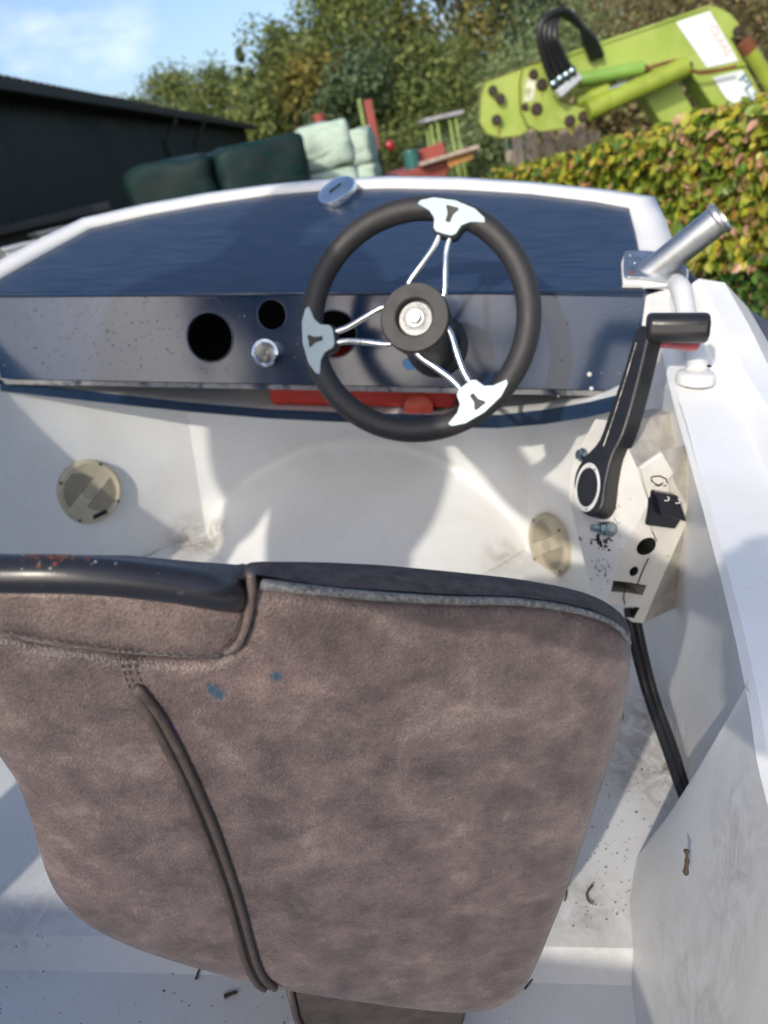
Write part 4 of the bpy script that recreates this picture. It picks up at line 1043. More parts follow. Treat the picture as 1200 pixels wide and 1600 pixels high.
# ---- flat trailer and crates before the barn
tr = thing('flatbed_trailer', 'dark flatbed trailer standing along the barn wall', 'trailer', (0, 0, 0))
ta, tb = atw(-120, 376, 7.6), atw(172, 318, 8.6)
tz = (ta.z+tb.z)/2; ta.z = tb.z = tz; td = (tb-ta).normalized(); tn = Vector((td.y, -td.x, 0)); 
if tn.dot(CW-ta) < 0: tn = -tn
DKM = simple('dark_trailer_steel', (.025, .027, .03), .5, var=.3, vscale=5)
MB().prism([ta+tn*x+Vector((0, 0, z)) for x, z in ((0, 0), (0, -.10), (-1.2, -.10), (-1.2, 0))], td*(tb-ta).length).build('deck', DKM, tr, False, .02)
MB().prism([ta-tn*.3+Vector((0, 0, z))-tn*x for x, z in ((0, -.105), (0, -.25), (.6, -.25), (.6, -.105))], td*((tb-ta).length-.3)).build('chassis', DKM, tr)
for s in (.30, .62):
    for x in (.15, 1.05):
        c = ta+td*(tb-ta).length*s-tn*x; c.z = .30
        MB().lathe(c-tn*.09, tn, [(.12, 0), (.28, .0), (.30, .03), (.30, .13), (.28, .16), (.12, .16)], 28).build('wheel', RUBBER, tr, True, auto=35)
        MB().box((c.x, c.y, (tz-.25+.3)/2), .08, .08, tz-.25-.3+.2).build('axle_strut', DKM, tr)
def crate(u, v, d, w, h, col, label, mark):
    p = atw(u, v, d); top = p.z; c = thing('crate', label, 'crate', (p.x, p.y, 0), 'crates before the barn')
    rz = atan2(td.y, td.x); R3 = Matrix.Rotation(rz, 3, 'Z')
    m_ = simple('crate_paint', col, .5, var=.2)
    MB().box((0, 0, top-h/2), w, .5, h, R3).build('body', m_, c, False, .02)
    MB().box((0, 0, top+.012), w+.03, .53, .03, R3).build('lid', m_, c, False, .008)
    MB().box((0, 0, (top-h)/2), w*.9, .45, top-h, R3).build('base', DKM, c)
    if mark: MB().box(R3 @ Vector((.05, -.252, top-h*.5)), .05, .006, h*.5, R3).build('yellow_strap', simple('strap', (.35, .22, .05), .6), c)
crate(22, 388, 6.4, .26, .34, (.50, .54, .58), 'pale grey crate with a yellow strap under the trailer deck', True)
crate(82, 362, 7.0, .30, .30, (.16, .18, .20), 'dark grey crate beside the strapped pale crate', False)

# ---- silage bales wrapped in film
def film(name, c1, c2):
    m, t, b = newmat(name); tc = N(t, 'ShaderNodeTexCoord').outputs['Object']
    mp = N(t, 'ShaderNodeMapping'); mp.inputs['Scale'].default_value = (1, 1, 4); mp.inputs['Rotation'].default_value = (.2, .35, 0); t.links.new(tc, mp.inputs['Vector'])
    n = noise_node(t, 2.2, 6, .6, mp.outputs[0], .6); r = ramp(t, n.outputs['Fac'], [(.38, (*c1, 1)), (.6, (*c2, 1))])
    t.links.new(r.outputs['Color'], b.inputs['Base Color']); b.inputs['Roughness'].default_value = .5; b.inputs['Specular IOR Level'].default_value = .22
    n2 = noise_node(t, 9, 5, .7, mp.outputs[0], 1); bump(t, b, n2.outputs['Fac'], .35, .05); return m
FD = film('dark_green_film', (.004, .026, .023), (.012, .022, .024)); FL_ = film('pale_green_film', (.36, .47, .38), (.45, .56, .47))
def bale(pc, w, dp, h, rz, mat, label, grp, lean=0, seedv=0):
    bm = bmesh.new(); bmesh.ops.create_cube(bm, size=1); bmesh.ops.subdivide_edges(bm, edges=bm.edges, cuts=9, use_grid_fill=True)
    for v in bm.verts:
        p = v.co*2; q_ = Vector((p.x, p.y, p.z)); m_ = max(abs(q_.x), abs(q_.y), abs(q_.z))
        n6 = (abs(q_.x)**10+abs(q_.y)**10+abs(q_.z)**10)**(1/10)
        q_ = q_/n6*1.0
        v.co = Vector((q_.x*w/2, q_.y*dp/2, q_.z*h/2)) + noise.noise_vector(q_*1.7+Vector((seedv, 0, 0)))*.05
    me = bpy.data.meshes.new('silage_bale'); bm.to_mesh(me); bm.free()
    t_ = thing('silage_bale', label, 'bale', pc, grp); t_.rotation_euler = (0, 0, rz)
    o = link_me('film_wrap', me, mat, t_, True); o.location = (0, 0, h/2); o.rotation_euler = (0, radians(lean), 0)
    MB().tube([Vector((-w*.49, -dp*.505, h*.30)), Vector((0, -dp*.512, h*.38)), Vector((w*.49, -dp*.505, h*.52))], .008, 6).build('film_fold', mat, t_, True)
    return t_
def bale_stack(u0, v0, u1, v1, d, depth, mat, tiers, labels, grp, dd=0):
    a, b = atw(u0, v0, d), atw(u1, v1, d+dd); top = (a.z+b.z)/2; c = (a+b)/2; w = Vector((b.x-a.x, b.y-a.y)).length
    rz = atan2(b.y-a.y, b.x-a.x); back = Vector((-sin(rz), cos(rz), 0))*depth/2
    h = top/tiers
    for k in range(tiers):
        bale(Vector((c.x, c.y, h*k))+back, w, depth, h*.995, rz, mat, labels[min(k, len(labels)-1)], grp, 0, u0+k)
bale_stack(184, 268, 322, 234, 9.3, 1.2, FD, 2, ['dark green wrapped bale at the bottom of the pile next the barn', 'dark green wrapped bale on top of the pile next the barn'], 'dark wrapped bales')
bale_stack(331, 233, 474, 202, 9.3, 1.2, FD, 2, ['dark green wrapped bale under the pile beside the pale bales', 'dark green wrapped bale on top beside the pale bales'], 'dark wrapped bales', .3)
bale_stack(458, 206, 540, 180, 10.6, .9, FL_, 3, ['pale green wrapped bale at the foot of the front pale pile', 'pale green wrapped bale in the middle of the front pale pile', 'pale green wrapped bale on top of the front pale pile'], 'pale wrapped bales', -.08)
bale_stack(534, 206, 572, 196, 13.0, .9, FL_, 3, ['pale green bale at the foot of the smaller pile behind', 'pale green bale in the middle of the smaller pile behind', 'pale green bale topping the smaller pile behind'], 'pale wrapped bales', -.1)

# ---- red hoist, grey table, tipped trailer box, planks, drums
REDM = worn('faded_red_paint', (.27, .055, .04), (.16, .07, .045), 6, .55, .7, .5); GREENPOST = simple('green_post', (.22, .30, .08), .55, var=.3, vscale=8)
p0 = atw(588, 262, 14); p1 = atw(566, 158, 14)
ho = thing('red_hoist', 'red painted farm hoist standing behind the pale bales', 'hoist', (p1.x, p1.y, 0))
zt_ = p1.z
MB().box((.10, 0, zt_-.45), .16, .12, .9).build('red_panel', REDM, ho, False, .01)
MB().box((-.06, 0, zt_/2), .07, .07, zt_+.1).build('mast', GREENPOST, ho, False, .01)
MB().box((.12, .04, (zt_-.9)/2), .10, .10, zt_-.9).build('base_post', DKM, ho)
MB().lathe((.36, -.08, zt_-.85), (0, -1, 0), [(.09, 0), (.10, .03), (.06, .06), (.0001, .07)], 18).build('red_lamp', simple('red_lamp', (.32, .02, .025), .25), ho, True)
MB().box((.30, 0, zt_-.85), .12, .04, .04).build('lamp_arm', DKM, ho)
MB().lathe((.34, -.1, .62), (0, -1, 0), [(.10, 0), (.13, .04), (.0001, .05)], 18).build('white_disc', TRIM, ho, True)
MB().box((.34, -.02, .31), .05, .05, .62).build('disc_post', DKM, ho)
pr = atw(498, 178, 15)
hr2 = thing('red_hopper', 'small red hopper peeking over the top of the pale bales', 'hopper', (pr.x, pr.y, 0))
MB().lathe((0, 0, pr.z-.35), (0, 0, 1), [(.08, 0), (.13, .2), (.13, .35), (.11, .35)], 16).build('bin', REDM, hr2, True, auto=35)
for sx in (-.12, .12): MB().box((sx, 0, (pr.z-.2)/2), .04, .04, pr.z-.2).build('leg', GREENPOST, hr2)
# grey-topped table with splayed green legs
ta_, tb_ = atw(662, 189, 13.5), atw(724, 174, 13.5); tz2 = (ta_.z+tb_.z)/2; tcn = (ta_+tb_)/2; tw = (tb_-ta_).length
tbm = thing('work_table', 'grey topped work table on splayed green legs before the trees', 'table', (tcn.x, tcn.y, 0))
MB().box((0, .3, tz2), tw, .7, .07).build('table_top', simple('grey_board', (.33, .33, .34), .7, var=.3, vscale=8), tbm, False, .01)
for sx in (-.36, -.18, .16, .33):
    for yy in (.05, .55): MB().tube([(sx*tw*.9, yy, tz2-.03), (sx*tw*1.15, yy, 0)], .028, 8).build('leg', GREENPOST, tbm, True)
# tipped red trailer box and planks
def flatbox(name, label, cat, px, d, th, mat, grp=None, back=.5):
    P = [yw(u, v, d) for u, v in px]
    o = MB().prism(P, Vector((0, back, 0))).build(name, mat, None, False, .008); tag(o, label, cat, grp); return o
tp_ = thing('tipping_trailer', 'rust red tipping trailer with its low sides raised', 'trailer', (0, 0, 0))
MB().prism([yw(u, v, 11.0) for u, v in ((620, 272), (694, 250), (704, 262), (690, 285), (628, 292))], Vector((0, 1.4, 0))).build('front_board', REDM, tp_, False, .01)
MB().prism([yw(u, v, 11.3) for u, v in ((650, 236), (692, 221), (697, 240), (656, 256))], Vector((0, .06, 0))).build('side_board', REDM, tp_, False, .01)
c = yw(665, 300, 11.5)
for s in (-.4, .5): MB().lathe((c.x+s, c.y, .28), (0, -1, 0), [(.1, 0), (.26, 0), (.28, .03), (.28, .12), (.26, .15), (.1, .15)], 24).build('wheel', RUBBER, tp_, True, auto=35)
MB().box((c.x, c.y+.3, .42), 1.4, .5, .30).build('chassis', DKM, tp_)
pk = thing('plank_stack', 'pale weathered planks lying across the red trailer', 'planks', (0, 0, 0))
for k, (a0, b0) in enumerate([((656, 254), (748, 226)), ((660, 259), (750, 231))]):
    A = yw(*a0, 10.8+.25*k); B = yw(*b0, 10.8+.25*k); MB().prism([A, B, B-Vector((0, 0, .04)), A-Vector((0, 0, .04))], Vector((0, .22, 0))).build('plank', WOOD, pk)
ob = [yw(u, v, 10.9) for u, v in ((697, 248), (738, 236), (739, 247), (702, 262))]
tag(MB().prism(ob, Vector((0, .3, 0))).build('orange_board', simple('orange_wood', (.42, .20, .06), .7, var=.2), None), 'orange brown board under the pale planks', 'board')
c = yw(643, 247, 11.2); tag(MB().lathe((c.x, c.y, c.z-.22), (0, 0, 1), [(.09, 0), (.11, .3), (.12, .3), (.115, .32), (.0001, .31)], 20).build('teal_bucket', simple('teal_plastic', (.03, .13, .12), .4), None, True, auto=35), 'teal plastic bucket beside the rust red trailer side', 'bucket')

# ---- pallets standing behind the hedge
pal = thing('wooden_pallet', 'pale wooden pallet standing on edge under the green loader', 'pallet', (0, 0, 0))
PY = 7.4
for u0, v0 in ((806, 214), (829, 209), (853, 204), (877, 200), (905, 197)):
    a = yw(u0, v0-22, PY); MB().box((a.x, PY, a.z/2+.08), .085, .03, a.z-.1).build('slat', WOOD, pal)
for hz in (.35, .75, 1.08):
    a = yw(800, 230, PY); b = yw(930, 200, PY); MB().box(((a.x+b.x)/2, PY+.05, hz), b.x-a.x+.1, .06, .09).build('bearer', WOOD, pal)
wmz = yw(790, 212, 7.2)
wm = thing('wire_panel', 'thin grey wire mesh panel beside the pallet', 'mesh panel', (wmz.x, wmz.y, 0))
for k in range(4): MB().tube([(k*.06, 0, 0), (k*.06, 0, wmz.z)], .005, 6).build('wire', GALV, wm)
for k in range(7): MB().tube([(-.02, .006, .15+k*wmz.z/7.5), (.2, .006, .15+k*wmz.z/7.5)], .004, 6).build('wire', GALV, wm)

# ---- green front loader
LIME = worn('lime_green_paint', (.285, .385, .065), (.34, .42, .10), 3, .45, .62, .42); LIMED = simple('olive_green_paint', (.25, .32, .035), .45, var=.25, vscale=6)
LY = 6.3
ld = thing('front_loader', 'bright green tractor front loader arm with black hoses behind the hedge', 'loader', (0, 0, 0))
def lp2(u, v, y=LY): return yw(u, v, y)
def lplate(name, px, y, th, mat, bev=.008, sm=4):
    pts = path2(px, sm, True) if sm else px
    return MB().prism([lp2(u, v, y) for u, v in pts], Vector((0, th, 0))).build(name, mat, ld, False, bev)
lplate('end_plate', [(757, 127), (816, 106), (838, 150), (826, 204), (812, 212), (782, 216), (760, 209), (748, 190), (750, 152)], LY-.03, .05, LIME, .006, 0)
lplate('end_plate', [(757, 127), (816, 106), (838, 150), (826, 204), (812, 212), (782, 216), (760, 209), (748, 190), (750, 152)], LY+.40, .05, LIME, .006, 0)
lplate('pivot_plate', [(816, 105), (848, 95), (858, 122), (878, 158), (915, 168), (918, 186), (896, 200), (842, 206), (824, 196), (813, 172), (812, 130)], LY-.07, .05, LIME, .006, 0)
for px_, yy_ in (([(757, 127), (816, 106), (838, 150), (826, 204), (812, 212), (782, 216), (760, 209), (748, 190), (750, 152)], LY-.032), ([(816, 105), (848, 95), (858, 122), (878, 158), (915, 168), (918, 186), (896, 200), (842, 206), (824, 196), (813, 172), (812, 130)], LY-.072)):
    MB().tube([lp2(u, v, yy_) for u, v in px_], .007, 6, closed=True).build('plate_edge', simple('rusty_edge', (.16, .15, .03), .8, var=.5, vscale=9) if 'rusty_edge' not in bpy.data.materials else bpy.data.materials['rusty_edge'], ld)
for u, v in ((776, 190), (838, 174), (890, 192), (846, 136)):
    MB().prism([lp2(u+a, v+b, LY-.074) for a, b in ((-2, 0), (2, 0), (3, 14), (1, 20), (-1, 12))], Vector((0, .003, 0))).build('rust_streak', simple('rust_run', (.30, .26, .05), .8) if 'rust_run' not in bpy.data.materials else bpy.data.materials['rust_run'], ld)
boom = lplate('boom', [(830, 102), (1108, 8), (1122, 11), (1142, 21), (1158, 40), (1158, 52), (1142, 60), (1170, 104), (1076, 112), (1012, 110), (925, 140), (880, 150), (850, 130)], LY, .32, LIME, .01, 0)
MB().prism([lp2(u, v, LY-.012) for u, v in ((757, 128), (1108, 8), (1109, 12), (758, 133))], Vector((0, .36, 0))).build('top_flange', LIME, boom, False, .004)
lplate('rear_leg', [(1078, 112), (1164, 97), (1240, 240), (1165, 240)], LY+.02, .25, LIME, .01, 0)
lplate('front_leg', [(1002, 146), (1056, 122), (1100, 200), (1120, 240), (1075, 250)], LY+.06, .18, LIME, .01, 0)
a = lp2(1120, 240); b = lp2(1200, 240)
MB().box(((a.x+b.x)/2, LY+.2, a.z/2), .9, .5, a.z).build('stand', LIMED, ld, False, .01)
def cyl(name, a, b, r, y, mat=LIMED, n=18): return MB().tube([lp2(*a, y), lp2(*b, y)], r, n).build(name, mat, ld, True, auto=35)
cyl('lift_cylinder', (918, 174), (1072, 104), .072, LY-.12)
cyl('guide_tube', (905, 124), (1004, 106), .045, LY-.08, simple('mid_green_paint', (.20, .36, .07), .4, var=.2, vscale=5))
cyl('tilt_cylinder', (900, 160), (950, 140), .045, LY-.05); cyl('piston_rod', (950, 140), (985, 128), .022, LY-.05, STEEL)
cyl('parallel_strut', (1170, 76), (1240, 190), .052, LY-.05); cyl('strut_end', (1163, 64), (1172, 80), .054, LY-.05, RUST)
for u, v, r in ((770, 141, .032), (782, 154, .034), (776, 187, .036), (833, 116, .034), (846, 132, .042), (820, 167, .026), (838, 170, .044), (890, 189, .042), (911, 182, .04), (1153, 48, .034), (1076, 103, .03), (1007, 108, .03)):
    MB().lathe(lp2(u, v, LY-.075 if u < 1000 else LY-.015), (0, -1, 0), [(r, -.02), (r, .012), (r*.8, .02), (.0001, .02)], 18).build('pin', simple('pin_dark', (.035, .022, .016), .6) if 'pin_dark' not in bpy.data.materials else bpy.data.materials['pin_dark'], ld, True, auto=35)
# block and hoses
bk = [lp2(u, v, LY-.22) for u, v in ((868, 142), (904, 112), (912, 122), (877, 153))]
MB().prism(bk, Vector((0, .10, 0))).build('valve_block', simple('pale_metal', (.62, .64, .68), .35, .6), ld, False, .008)
for k, (s, top, e) in enumerate([((868, 138), (856, 30), (926, 92)), ((878, 130), (868, 26), (930, 90)), ((888, 124), (872, 20), (936, 88)), ((897, 118), (880, 24), (940, 88))]):
    pts = smooth_path([lp2(*s, LY-.2), lp2(s[0]-14-2*k, s[1]-34, LY-.24), lp2(843+8*k, 58, LY-.28), lp2(851+7*k, 30-2*k, LY-.28+.02*k), lp2(882+3*k, 17+4*k, LY-.24+.02*k), lp2(908+2*k, 42+2*k, LY-.18), lp2(e[0]-10, e[1]-22, LY-.12), lp2(*e, LY-.05)], 8)
    MB().tube(pts, .024, 10).build('hydraulic_hose', CABLE, ld, True)
    MB().tube([lp2(*s, LY-.2), lp2(s[0]-6, s[1]-12, LY-.215)], .030, 10).build('hose_fitting', ZINC, ld, True)
MB().tube(smooth_path([lp2(*q_, LY-.09) for q_ in ((985, 118), (1020, 104), (1050, 96), (1068, 96), (1078, 108), (1100, 114), (1150, 104))], 5), .012, 8).build('hydraulic_pipe', RUST, ld, True)
MB().prism([lp2(u, v, LY-.073) for u, v in ((818, 158), (823, 122), (837, 126), (834, 158))], Vector((0, .004, 0))).build('paper_label', worn('paper', (.62, .64, .5), (.3, .34, .2), 25, .5, .62, .8), ld)
STK = simple('white_sticker', (.66, .72, .74), .4, var=.06, vscale=6)
s1 = MB().prism([lp2(u, v, LY-.006) for u, v in ((1056, 35), (1109, 17), (1154, 95), (1105, 106))], Vector((0, .004, 0))).build('sticker', STK, ld)
s2_ = MB().prism([lp2(u, v, LY-.006+.015) for u, v in ((1113, 121), (1160, 109), (1196, 170), (1150, 178))], Vector((0, .004, 0))).build('sticker', STK, ld)
def lettering(txt, a, b, hpx, y, mat, parent):
    cu = bpy.data.curves.new('lettering', 'FONT'); cu.body = txt; cu.align_x = 'LEFT'; cu.extrude = .002; cu.offset = .012
    o = bpy.data.objects.new('tmp', cu); COL.objects.link(o)
    dg = bpy.context.evaluated_depsgraph_get(); dg.update(); me = bpy.data.meshes.new_from_object(o.evaluated_get(dg)); bpy.data.objects.remove(o)
    w_ = max(v.co.x for v in me.vertices); h_ = max(v.co.y for v in me.vertices)
    A, B = lp2(*a, y), lp2(*b, y); X = (B-A); Yv = Vector((X.z, 0, -X.x)).normalized()*-1
    hm = hpx/FPX*LY
    for v in me.vertices:
        v.co = A + X*(v.co.x/w_) + Yv*(v.co.y/h_*hm) + Vector((0, -v.co.z, 0))
    return link_me('lettering', me, mat, parent)
lettering('CLAAS', (1108, 44), (1135, 90), 9.5, LY-.009, simple('faded_red_print', (.62, .50, .50), .6), s1)
lettering('PL5', (1153, 123), (1178, 162), 12, LY+.006, simple('teal_print', (.10, .20, .27), .6), s2_)

# ---- hedge
rnd = random.Random(21)
H0, H1 = atw(762, 282, 5.4), atw(1235, 158, 2.75)
hz0, hz1 = H0.z, H1.z
print('hedge', H0, H1)
hdv = Vector((H1.x-H0.x, H1.y-H0.y, 0)); HL = hdv.length; hdv.normalize(); hn = Vector((hdv.y, -hdv.x, 0))
if hn.dot(CW-H0) < 0: hn = -hn
H1 = H1+hdv*1.3; HLx = HL+1.3
hedge = thing('beech_hedge', 'clipped beech hedge with yellowing and brown leaves beside the boat', 'hedge', (H0.x, H0.y, 0))
base = Vector((H0.x, H0.y, 0))
HLEAF = leafmat('hedge_leaf', [(0, (0.062, 0.133, 0.016, 1)), (.22, (0.123, 0.218, 0.023, 1)), (.42, (0.246, 0.312, 0.029, 1)), (.60, (0.456, 0.421, 0.039, 1)), (.76, (0.600, 0.515, 0.058, 1)), (.90, (0.456, 0.250, 0.091, 1)), (.955, (0.600, 0.312, 0.156, 1)), (1, (0.088, 0.172, 0.021, 1))], .42, .38)
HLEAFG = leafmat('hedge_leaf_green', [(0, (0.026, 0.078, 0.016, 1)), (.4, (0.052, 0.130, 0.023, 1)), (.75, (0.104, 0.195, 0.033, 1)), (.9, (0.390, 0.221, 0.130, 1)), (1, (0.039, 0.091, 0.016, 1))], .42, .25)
def leafgeo(w, l):
    return [Vector((0, 0, 0)), Vector((-w*.5, l*.35, .12*w)), Vector((-w*.42, l*.68, .10*w)), Vector((0, l, -.1*l)), Vector((w*.42, l*.68, .10*w)), Vector((w*.5, l*.35, .12*w)), Vector((0, l*.5, -.04*l))], [(0, 6, 1), (1, 6, 2), (2, 6, 3), (3, 6, 4), (4, 6, 5), (5, 6, 0)]
def hedge_top(t): return hz0+(hz1-hz0)*t
def rand_leaf(near):
    t = rnd.uniform(0, HLx); tt = t/HL; zt_ = hedge_top(min(tt, 1.1))
    lump = .07*noise.noise(Vector((t*2.3, 0, 3)))
    if rnd.random() < .68:
        z = rnd.uniform(.12, 1)**.9*(zt_+lump); off = .06*noise.noise(Vector((t*3, z*3, 0)))+rnd.uniform(-.16, .06); face = hn*1.0+Vector((0, 0, rnd.uniform(-.1, .7)))
        p = base+hdv*t+hn*off+Vector((0, 0, z))
    else:
        d = rnd.uniform(-.55, .05); z = zt_+lump+rnd.uniform(-.10, .035); face = Vector((0, 0, 1))+hn*.35; p = base+hdv*t+hn*d+Vector((0, 0, z))
    face = (face.normalized()+Vector((rnd.gauss(0, .45), rnd.gauss(0, .45), rnd.gauss(0, .45)))).normalized()
    dn = Vector((rnd.gauss(0, .5), rnd.gauss(0, .5), -.7)); dn = (dn-face*dn.dot(face)).normalized()
    return p, face, dn, rnd.uniform(.55, 1.3)
def leaf_matrix(p, face, dn, s):
    x = dn.cross(face).normalized(); return Matrix(((x.x*s, dn.x*s, face.x*s, p.x), (x.y*s, dn.y*s, face.y*s, p.y), (x.z*s, dn.z*s, face.z*s, p.z), (0, 0, 0, 1)))
hv, hf = MB(), MB()
LV, LF = leafgeo(.036, .054)
cands = []
for k in range(25000):
    p, face, dn, s = rand_leaf(0)
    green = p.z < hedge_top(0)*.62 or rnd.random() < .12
    M = leaf_matrix(p, face, dn, s)
    q_ = p-CW; depth = q_.dot(WF); u = 600+FPX*q_.dot(WR)/depth; v = 800-FPX*q_.dot(WU)/depth
    vis = -20 < u < 1220 and v > 120 and v < 620 and (p-base).dot(hn) > -.02
    if vis and not green and rnd.random() < .5: cands.append((depth, M))
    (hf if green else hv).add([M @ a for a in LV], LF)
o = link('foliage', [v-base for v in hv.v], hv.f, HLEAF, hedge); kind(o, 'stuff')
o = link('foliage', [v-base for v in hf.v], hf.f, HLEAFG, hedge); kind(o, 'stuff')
cands.sort(key=lambda c: c[0])
lmes = []
for k in range(14):
    me = bpy.data.meshes.new('leaf'); me.from_pydata([tuple(v) for v in LV], [], LF)
    col = rnd.choice([(.30, .30, .03), (.20, .24, .025), (.40, .34, .05), (.10, .17, .02), (.15, .21, .02), (.26, .28, .03), (.33, .19, .11), (.22, .25, .03), (.12, .18, .02)])
    nm = 'leaf_tint_%d' % k; mm, t_, b_ = newmat(nm); b_.inputs['Base Color'].default_value = (*col, 1); b_.inputs['Roughness'].default_value = .42; b_.inputs['Subsurface Weight'].default_value = 0
    me.materials.append(mm); lmes.append(me)
for d_, M in cands[:290]:
    o = bpy.data.objects.new('leaf', rnd.choice(lmes)); COL.objects.link(o); o.parent = hedge
    M2 = M.copy(); M2.translation = M.translation-base+hn*.03; o.matrix_local = M2
BARK = simple('bark', (.075, .06, .045), .9, var=.4, vscale=8, bmp=.4, bscale=20)
for k in range(26):
    t = (k+.5)/26*HLx; zt_ = hedge_top(min(t/HL, 1.1)); b0 = hdv*t-hn*(.24+rnd.uniform(-.06, .06))
    pts = [b0, b0+Vector((rnd.gauss(0, .04), rnd.gauss(0, .04), zt_*.5)), b0+Vector((rnd.gauss(0, .09), rnd.gauss(0, .09), zt_*.95))]
    MB().tube(smooth_path(pts, 3), [.018, .016, .014, .012, .009, .006, .003], 6).build('stem', BARK, hedge, True)

# ---- trees and bushes
TL = {
 'mid': leafmat('leaf_mid', [(0, (0.063, 0.100, 0.033, 1)), (.4, (0.123, 0.166, 0.049, 1)), (.75, (0.199, 0.238, 0.068, 1)), (1, (0.289, 0.303, 0.098, 1))], .6, .42),
 'dark': leafmat('leaf_dark', [(0, (0.033, 0.057, 0.029, 1)), (.6, (0.057, 0.095, 0.043, 1)), (1, (0.123, 0.160, 0.063, 1))], .55, .2),
 'warm': leafmat('leaf_warm', [(0, (0.110, 0.110, 0.033, 1)), (.5, (0.212, 0.199, 0.054, 1)), (1, (0.367, 0.303, 0.079, 1))], .6, .42),
 'grey': leafmat('leaf_grey', [(0, (0.110, 0.156, 0.063, 1)), (.5, (0.187, 0.244, 0.100, 1)), (1, (0.289, 0.340, 0.149, 1))], .6, .42),
 'brown': leafmat('leaf_brown', [(0, (0.079, 0.063, 0.033, 1)), (.5, (0.160, 0.123, 0.057, 1)), (.8, (0.187, 0.199, 0.073, 1)), (1, (0.315, 0.226, 0.110, 1))], .6, .25)}
def tree(u, v, d, rx, mat, label, group, n=5200, leaf=.30, low=.12, name='tree', seedk=0, narrow=False, trunk=True):
    r = random.Random(seedk*17+5); top = atw(u, v, d); h = top.z; cx_, cy_ = top.x, top.y
    t_ = thing(name, label, 'tree' if name.endswith('tree') else 'bush', (cx_, cy_, 0), group)
    lobes = []
    nl = 26 if not narrow else 16
    for k in range(nl):
        zz = h*(low+(1-low)*(k+.5)/nl) if narrow else h*(low+(.93-low)*r.random()**.8)
        f = (zz/h-low)/(1-low)
        w = rx*(sin(pi*min(1, .18+.80*f))**.7 if not narrow else (1-.92*f))
        a = r.uniform(0, 2*pi); rr = w*sqrt(r.random())*.8
        lobes.append((Vector((rr*cos(a), rr*sin(a), zz)), rx*r.uniform(.28, .48)*(.75*(1-.8*f) if narrow else 1)))
    lobes.append((Vector((0, 0, h-rx*.22)), rx*(.24 if not narrow else .12)))
    m_ = MB()
    for k in range(n):
        c_, R_ = r.choice(lobes); dv = Vector((r.gauss(0, 1), r.gauss(0, 1), r.gauss(0, .85))).normalized()
        p = c_+dv*R_*r.uniform(.55, 1.08)
        if p.z < .05: p.z = r.uniform(.05, .6)
        nrm = (dv+Vector((r.gauss(0, .6), r.gauss(0, .6), r.gauss(0, .6)))).normalized()
        x = nrm.orthogonal().normalized(); y = nrm.cross(x); a = r.uniform(0, 6.28); x, y = x*cos(a)+y*sin(a), y*cos(a)-x*sin(a)
        s = leaf*r.uniform(.5, 1.1)
        m_.v += [p-x*s*.5, p-y*s*.32+nrm*s*.06, p+x*s*.5, p+y*s*.32+nrm*s*.06]; q0 = len(m_.v)-4; m_.f.append((q0, q0+1, q0+2, q0+3))
    o = link('crown', m_.v, m_.f, mat, t_)
    if trunk:
        MB().tube(smooth_path([(0, 0, -.05), (r.uniform(-.1, .1), r.uniform(-.1, .1), h*.3), (r.uniform(-.2, .2), r.uniform(-.2, .2), h*.8)], 4), [.028*h*(1-.09*i) for i in range(9)], 10).build('trunk', BARK, t_, True)
        for k in range(5):
            c_, R_ = r.choice(lobes[:-1]); s0 = Vector((0, 0, max(.4, c_.z*.55)))
            MB().tube(smooth_path([s0, s0.lerp(c_, .5)+Vector((0, 0, .1)), c_], 3), [.011*h*(1-.12*i) for i in range(7)], 6).build('limb', BARK, t_, True)
    else:
        for k in range(4):
            c_, R_ = r.choice(lobes); MB().tube([(0, 0, 0), c_*.5, c_], [.03, .02, .01], 6).build('stem', BARK, t_, True)
    return t_
G = 'trees behind the yard'
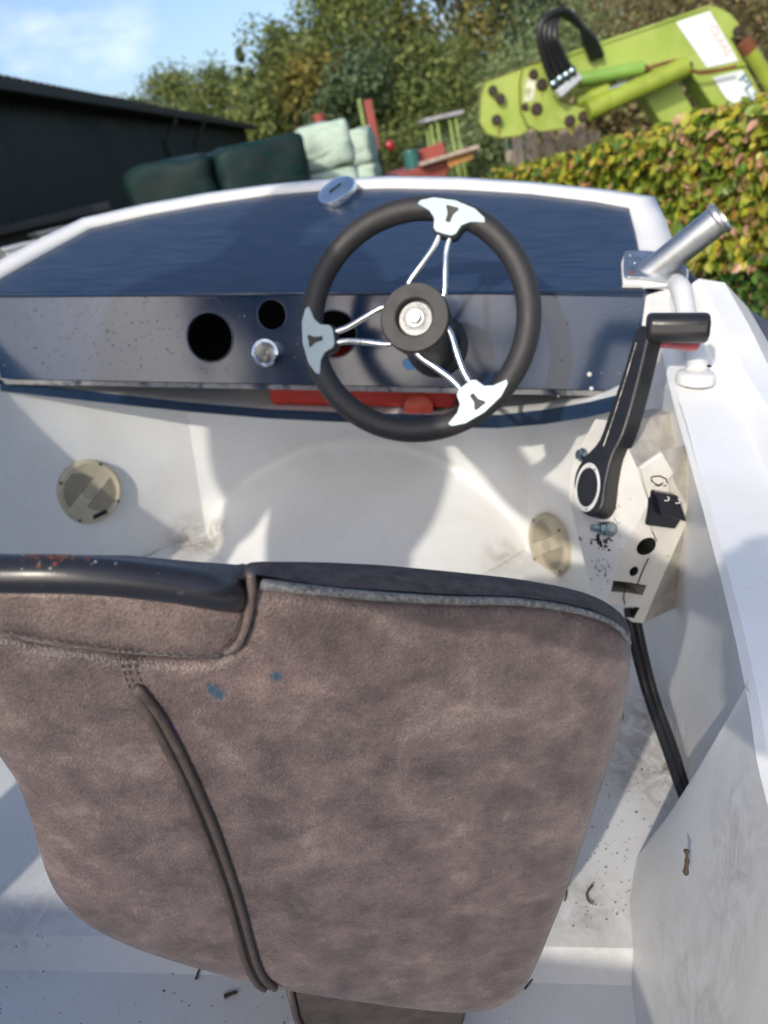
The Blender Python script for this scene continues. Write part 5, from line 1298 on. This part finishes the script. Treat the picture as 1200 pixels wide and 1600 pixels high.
for k, (u, v, d, rx, m_, lab) in enumerate([
    (205, 152, 62, 3.6, 'mid', 'small pale far tree just above the barn roof'),
    (262, 112, 60, 4.4, 'mid', 'rounded far green tree beside the barn roof end'),
    (332, 100, 56, 4.4, 'mid', 'green far tree between the rounded one and the dark spruce'),
    (425, 36, 46, 4.2, 'mid', 'green tree with a ragged top right behind the dark spruce'),
    (470, 96, 40, 3.8, 'warm', 'olive yellow tree standing before the tall green ones'),
    (400, 130, 40, 3.2, 'mid', 'low green tree below the dark spruce'),
    (520, -40, 40, 4.6, 'mid', 'tall green tree rising behind the pale bales'),
    (600, -110, 38, 5.6, 'mid', 'very tall green tree above the red hoist'),
    (700, -130, 38, 5.8, 'warm', 'very tall olive tree above the grey table'),
    (800, -140, 38, 5.6, 'dark', 'tall dark tree rising behind the hoses of the loader'),
    (560, 90, 30, 3.0, 'dark', 'dark leafed tree right behind the pale bales'),
    (655, 50, 30, 3.4, 'mid', 'mid green tree behind the grey table'),
    (920, -90, 32, 5.0, 'dark', 'dark tall tree behind the loader boom'),
    (1040, -130, 30, 5.0, 'brown', 'tall brownish tree behind the white sticker of the loader'),
    (1170, -140, 28, 5.0, 'brown', 'tall brownish tree beyond the end of the loader')]):
    tree(u, v, d, rx, TL[m_], lab, G, 8000, .36 if d > 34 else .28, .10, seedk=k)
tree(372, 72, 46, 2.3, TL['dark'], 'narrow dark spruce standing among the green trees', G, 4200, .34, .1, 'spruce_tree', 31, True)
G2 = 'bushes at the edge of the yard'
for k, (u, v, d, rx, m_, lab) in enumerate([
    (800, 92, 17, 2.0, 'grey', 'grey green willow bush behind the loader end plate'),
    (880, 20, 18, 2.6, 'grey', 'taller grey green willow bush behind the hoses'),
    (960, -20, 19, 2.4, 'brown', 'brownish bush between the willow and the loader boom'),
    (1060, -30, 14, 2.4, 'brown', 'brown leafed bush behind the loader sticker'),
    (1170, -30, 13, 2.2, 'brown', 'brown leafed bush behind the strut of the loader'),
    (745, 190, 16, 1.3, 'grey', 'low grey green bush right of the grey table'),
    (620, 215, 20, 1.6, 'mid', 'low green bush right of the red hoist'),
    (690, 225, 18, 1.2, 'dark', 'low dark bush under the grey table'),
    (940, 110, 11, 1.1, 'brown', 'dry brown bush under the loader boom')]):
    tree(u, v, d, rx, TL[m_], lab, G2, 5200, .13 if d < 25 else .2, .03, 'willow_bush' if m_ == 'grey' else 'bush', 50+k, trunk=False)
